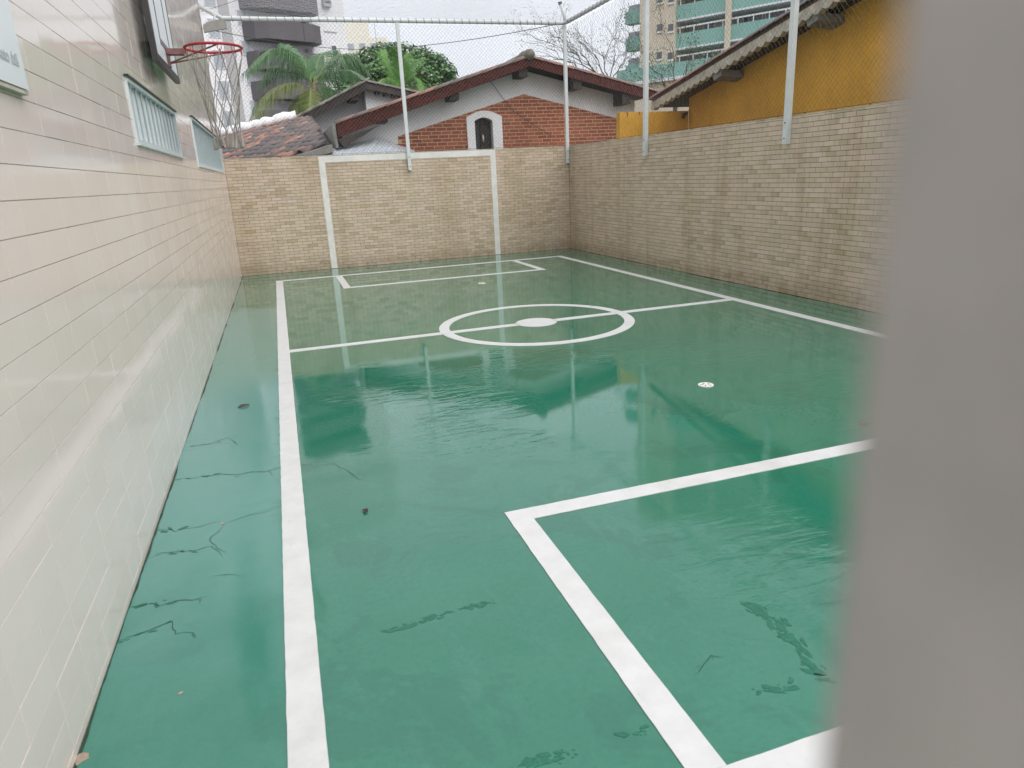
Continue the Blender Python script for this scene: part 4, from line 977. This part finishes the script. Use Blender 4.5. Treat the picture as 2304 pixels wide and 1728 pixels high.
# ------------------------------------------------------------------ vegetation
def frond(par, pts, leaf_len, mat, dens=84, droop=0.75, rib=0.022, wide=0.034):
    P = [np.array(q) for q in pts]; C = []                       # Catmull-Rom through the points
    Q = [2*P[0]-P[1]]+P+[2*P[-1]-P[-2]]
    for i in range(1, len(Q)-2):
        for j in range(10):
            s_ = j/10; a, b, c, d = Q[i-1], Q[i], Q[i+1], Q[i+2]
            C.append(.5*((2*b)+(-a+c)*s_+(2*a-5*b+4*c-d)*s_**2+(-a+3*b-3*c+d)*s_**3))
    C.append(P[-1]); n = len(C)
    f = MB().tube(C, [rib*(1-.85*i/(n-1)) for i in range(n)], 5).build('frond', M['palmrib'], par)
    lm = MB(); L = np.cumsum([0]+[np.linalg.norm(C[i+1]-C[i]) for i in range(n-1)]); tot = L[-1]
    for k in range(dens):
        s_ = .08+.92*(k+rng.random()*.6)/dens; d = s_*tot; i = min(n-2, int(np.searchsorted(L, d))-1); i = max(0, i)
        q = C[i]+(C[i+1]-C[i])*((d-L[i])/max(1e-6, L[i+1]-L[i])); t = C[i+1]-C[i]; t = t/np.linalg.norm(t)
        side = np.cross(t, (0, 0, 1)); sn = np.linalg.norm(side); side = side/sn if sn > .05 else np.array([1.0, 0, 0])
        for sg_ in (-1, 1):
            ll = leaf_len*(.45+.75*math.sin(math.pi*min(1, s_*.8+.15)))*(.85+.3*rng.random())
            dr = droop*(.75+.5*rng.random())
            d1 = side*sg_*(1.0-.35*dr)+t*.55+np.array([0, 0, .15-.35*dr]); d1 /= np.linalg.norm(d1)
            d2 = side*sg_*(.55-.5*dr)+t*.35+np.array([0, 0, -.1-1.1*dr]); d2 /= np.linalg.norm(d2)
            m1 = q+d1*ll*.45; m2 = m1+d2*ll*.55; w = t*wide*(.7+.5*rng.random())
            lm.add([q-w*.4, q+w*.4, m1+w*.5, m1-w*.5, m2], [(0, 1, 2, 3), (3, 2, 4)])
    link('leaflets', lm.mesh('leaflets', M[mat]), f)
def palm(name, label, base, top, fr, mat0, ll, droop):
    t = thing(name, label, 'palm', (base[0], base[1], -.25)); w = np.array([0, 0, 0])
    pts = [np.array([base[0], base[1], -.25])+(np.array(top)-np.array([base[0], base[1], -.25]))*s_+np.array([.25*math.sin(s_*3), 0, 0])*(1-s_) for s_ in np.linspace(0, 1, 9)]
    MB().tube(pts, list(np.linspace(.20, .12, 9)), 9).build('trunk', M['palmtrunk'], t, True)
    for pp, mat in fr: frond(t, pp, ll, mat, droop=droop, wide=.034 if ll > .6 else .018, rib=.022 if ll > .6 else .012)
    return t
PD = 30.0; pc = hdist(706, 192, PD)
def fpx(L, dd): return [hdist(u, v, PD+d) for (u, v), d in zip(L, dd)]
FRS = [(fpx([(706,192),(668,140),(612,110),(555,158)], (0,-.3,-.8,-1.4)), 'palmleaf'), (fpx([(702,188),(685,140),(664,115),(644,100)], (0,.2,.4,.8)), 'palmleaf'),
       (fpx([(706,190),(738,140),(780,122),(822,160)], (0,.3,.8,1.2)), 'palmleaf'), (fpx([(706,192),(752,163),(795,160),(842,192)], (0,-.5,-.9,-1.3)), 'palmleaf'),
       (fpx([(702,196),(648,188),(596,215),(568,282)], (0,-.5,-1.0,-1.5)), 'palmyellow'), (fpx([(700,196),(698,214),(696,232),(694,250)], (0,-.8,-1.3,-1.5)), 'palmyellow'),
       (fpx([(700,198),(684,214),(672,236),(664,262)], (0,-.5,-.8,-1.0)), 'palmyellow'), (fpx([(708,196),(742,200),(772,216),(795,250)], (0,-.4,-.7,-1.0)), 'palmleaf'),
       (fpx([(706,190),(730,160),(765,140),(800,142)], (0,.8,1.7,2.6)), 'palmleaf'), (fpx([(704,190),(672,160),(630,150),(590,190)], (0,.7,1.5,2.2)), 'palmleaf'),
       (fpx([(706,188),(712,150),(724,122),(748,112)], (0,.7,1.3,2.0)), 'palmleaf')]
pm = palm('coconut_palm', 'coconut palm with drooping green and yellowing fronds in front of the white tower', (pc[0]+.3, pc[1]+.3), pc, FRS, 'palmleaf', 1.0, .85)
PD = 26.0; pc2 = hdist(905, 200, PD)
FR2 = [(fpx([(905,200),(880,160),(868,132),(862,112)], (0,.1,.2,.3)), 'palmbright'), (fpx([(905,200),(902,160),(896,130),(884,108)], (0,-.2,-.3,-.4)), 'palmbright'),
       (fpx([(905,200),(918,160),(930,138),(950,130)], (0,.2,.4,.6)), 'palmbright'), (fpx([(905,200),(926,175),(940,178),(950,205)], (0,-.2,-.3,-.4)), 'palmbright'),
       (fpx([(905,200),(878,180),(860,178),(838,200)], (0,-.2,-.4,-.6)), 'palmbright'), (fpx([(905,202),(930,196),(955,206),(972,222)], (0,-.1,-.2,-.3)), 'palmyellow'),
       (fpx([(903,203),(872,200),(850,208),(832,226)], (0,.2,.4,.6)), 'palmyellow'), (fpx([(905,200),(908,150),(915,125),(925,115)], (0,.3,.5,.6)), 'palmbright')]
palm('areca_palm', 'smaller bright green palm behind the middle net post', (pc2[0], pc2[1]), pc2, FR2, 'palmbright', .42, .45)

def limb(m, a, b, r0, r1, n=5, wob=.06):
    a, b = np.array(a, float), np.array(b, float); L = np.linalg.norm(b-a)
    P = [a+(b-a)*i/n+(rng.normal(0, wob*L/n, 3) if 0 < i < n else 0) for i in range(n+1)]
    m.tube(P, list(np.linspace(r0, r1, n+1)), 6); return P
# broadleaf tree: clumped crown of single leaf faces
TD = 36.0; tcn = hdist(905, 185, TD)
bt = thing('broadleaf_tree', 'dense dark green broadleaf tree with layered rounded crown behind the roofs', 'tree', (tcn[0], tcn[1], -.25))
tk = MB(); limb(tk, (tcn[0], tcn[1], -.25), tcn+np.array([0, 0, -1.2]), .28, .2)
clumps = []
for (u, v, r, dd) in ((835,128,.75,0),(870,118,.75,.3),(905,120,.8,0),(945,128,.75,.2),(975,140,.7,0),(998,158,.62,-.2),(1006,172,.5,0),(800,150,.7,.3),(818,172,.75,-.5),(850,160,.85,-.8),(890,155,.9,-1.0),(930,160,.85,-.9),(965,170,.7,-.7),(990,200,.75,-.3),(1012,212,.6,0),(960,205,.8,-1.0),(925,200,.85,-1.3),(880,205,.9,-1.3),(840,205,.85,-1.1),(800,200,.8,-.5),(905,235,1.0,-1.0),(970,238,.9,-.8),(1010,240,.7,-.3),(850,240,1.0,-1),(780,180,.6,.4),(760,215,.8,.2)):
    c = hdist(u, v, TD+dd); clumps.append((c, r)); limb(tk, tcn+np.array([0, 0, -1.0]), c-np.array([0, 0, .25]), .09, .02)
tk.build('trunk', M['bark'], bt, True)
V = []; Fc = []
for c, r in clumps:
    N_ = int(820*r*r+130); d = rng.normal(0, 1, (N_, 3)); d /= np.linalg.norm(d, axis=1)[:, None]
    rad_ = r*(.55+.5*rng.random(N_))[:, None]; q = c+d*rad_*np.array([1.05, 1.05, .62])
    nrm = d*.6+np.array([0, 0, .7])+rng.normal(0, .35, (N_, 3)); nrm /= np.linalg.norm(nrm, axis=1)[:, None]
    a = np.cross(nrm, rng.normal(0, 1, (N_, 3))); a /= np.linalg.norm(a, axis=1)[:, None]; b = np.cross(nrm, a)
    l = (.07+.06*rng.random(N_))[:, None]; o = len(V)*0
    V.append(np.stack([q-a*l, q+b*l*.55, q+a*l, q-b*l*.55], 1).reshape(-1, 3))
V = np.concatenate(V); Fc = np.arange(len(V)).reshape(-1, 4)
link('crown', np_mesh('crown', V, Fc, M['leaf']), bt)

# sparse tree: bare branching with a little fine foliage
SD = 24.0; sb = hdist(1372, 215, SD)
st_ = thing('sparse_tree', 'thin leafless branching tree with few fine leaves in front of cream tower', 'tree', (sb[0], sb[1], -.25))
tw = MB(); tips = []
limb(tw, (sb[0], sb[1], -.25), sb, .10, .07)
def grow(a, d, L, r, depth):
    b = a+d*L; P = limb(tw, a, b, r, r*.62, 5, .16); tips.append((P[-1], depth)); tips.append((P[-2], depth))
    if depth == 0: return
    for k in range(3 if depth > 1 else 4):
        nd = d+rng.normal(0, .42, 3)*np.array([1, .7, .8]); nd /= np.linalg.norm(nd); s_ = P[2+min(3, k+1)]
        grow(s_, nd, L*(.52+.25*rng.random()), r*.52, depth-1)
for (u, v, dd) in ((1215,55,-.5),(1200,92,.2),(1225,120,-.6),(1262,62,.8),(1318,70,.3),(1340,60,1.0),(1395,78,-.2),(1430,100,.6),(1300,120,-1.0)):
    e_ = hdist(u, v, SD+dd); a_ = hdist(1366+rng.normal(0, 6), 190, SD); d_ = e_-a_; L_ = np.linalg.norm(d_)
    grow(a_, d_/L_, L_*.55, .020, 3)
limb(tw, sb, hdist(1366, 188, SD), .06, .03)
tw.build('trunk', M['bark'], st_)
def sprigs(tips, par, frac, n, l0, mat):
    V = []
    for q, dp in tips:
        if dp > 1 or rng.random() > frac: continue
        k = n; c = q+rng.normal(0, .09, (k, 3)); nrm = rng.normal(0, 1, (k, 3)); a = rng.normal(0, 1, (k, 3)); a /= np.linalg.norm(a, axis=1)[:, None]; b = np.cross(nrm, a); b /= np.linalg.norm(b, axis=1)[:, None]
        V.append(np.stack([c-a*l0, c+b*l0*.4, c+a*l0, c-b*l0*.4], 1).reshape(-1, 3))
    V = np.concatenate(V); link('crown', np_mesh('crown', V, np.arange(len(V)).reshape(-1, 4), M[mat]), par)
sprigs(tips, st_, .22, 7, .028, 'twigleaf')
sb2 = hdist(1520, 235, 21.0)
s2 = thing('sparse_tree', 'second thin sparse tree with green tufts right behind the yellow roof verge', 'tree', (sb2[0], sb2[1], -.25))
tw = MB(); tips = []; SD = 21.0
limb(tw, (sb2[0], sb2[1], -.25), sb2, .10, .06)
for (u, v, dd) in ((1432,78,0),(1512,40,.2),(1470,150,-.3),(1560,110,.5),(1600,130,.2),(1500,170,-.2),(1560,170,.4),(1425,170,-.4)):
    e_ = hdist(u, v, SD+dd); d_ = e_-sb2; L_ = np.linalg.norm(d_); grow(sb2, d_/L_, L_*.62, .016, 3)
tw.build('trunk', M['bark'], s2); sprigs(tips, s2, .22, 8, .032, 'twigleaf')

# ------------------------------------------------------------------ grey gate post right beside the lens
gp_ = thing('gate_post', 'blurred grey gate post filling the right edge close to the camera', 'post', (.95, -.02, -.25))
xg, yg = CAM[0]+.0512, CAM[1]+.0555
import bmesh
bm = bmesh.new(); bmesh.ops.create_cube(bm, size=1.0)
for v in bm.verts: v.co = Vector((xg+(v.co.x+.5)*.10, yg-.10+(v.co.y+.5)*.10, -.25+(v.co.z+.5)*3.0))
bmesh.ops.bevel(bm, geom=[e for e in bm.edges if abs(e.verts[0].co.z-e.verts[1].co.z) > 1], offset=.006, segments=3, affect='EDGES')
me = bpy.data.meshes.new('tube'); bm.to_mesh(me); bm.free(); me.materials.append(M['gate']); link('tube', me, gp_)
MB().prism([(xg-.004, yg+.004, 2.751), (xg+.104, yg+.004, 2.751), (xg+.104, yg-.104, 2.751), (xg-.004, yg-.104, 2.751)], (0, 0, .02)).build('cap', M['gate'], gp_)
for o in bpy.data.objects:
    if '_w' in o: del o['_w']
print('bricks', nb_, 'roof tiles', cnt)
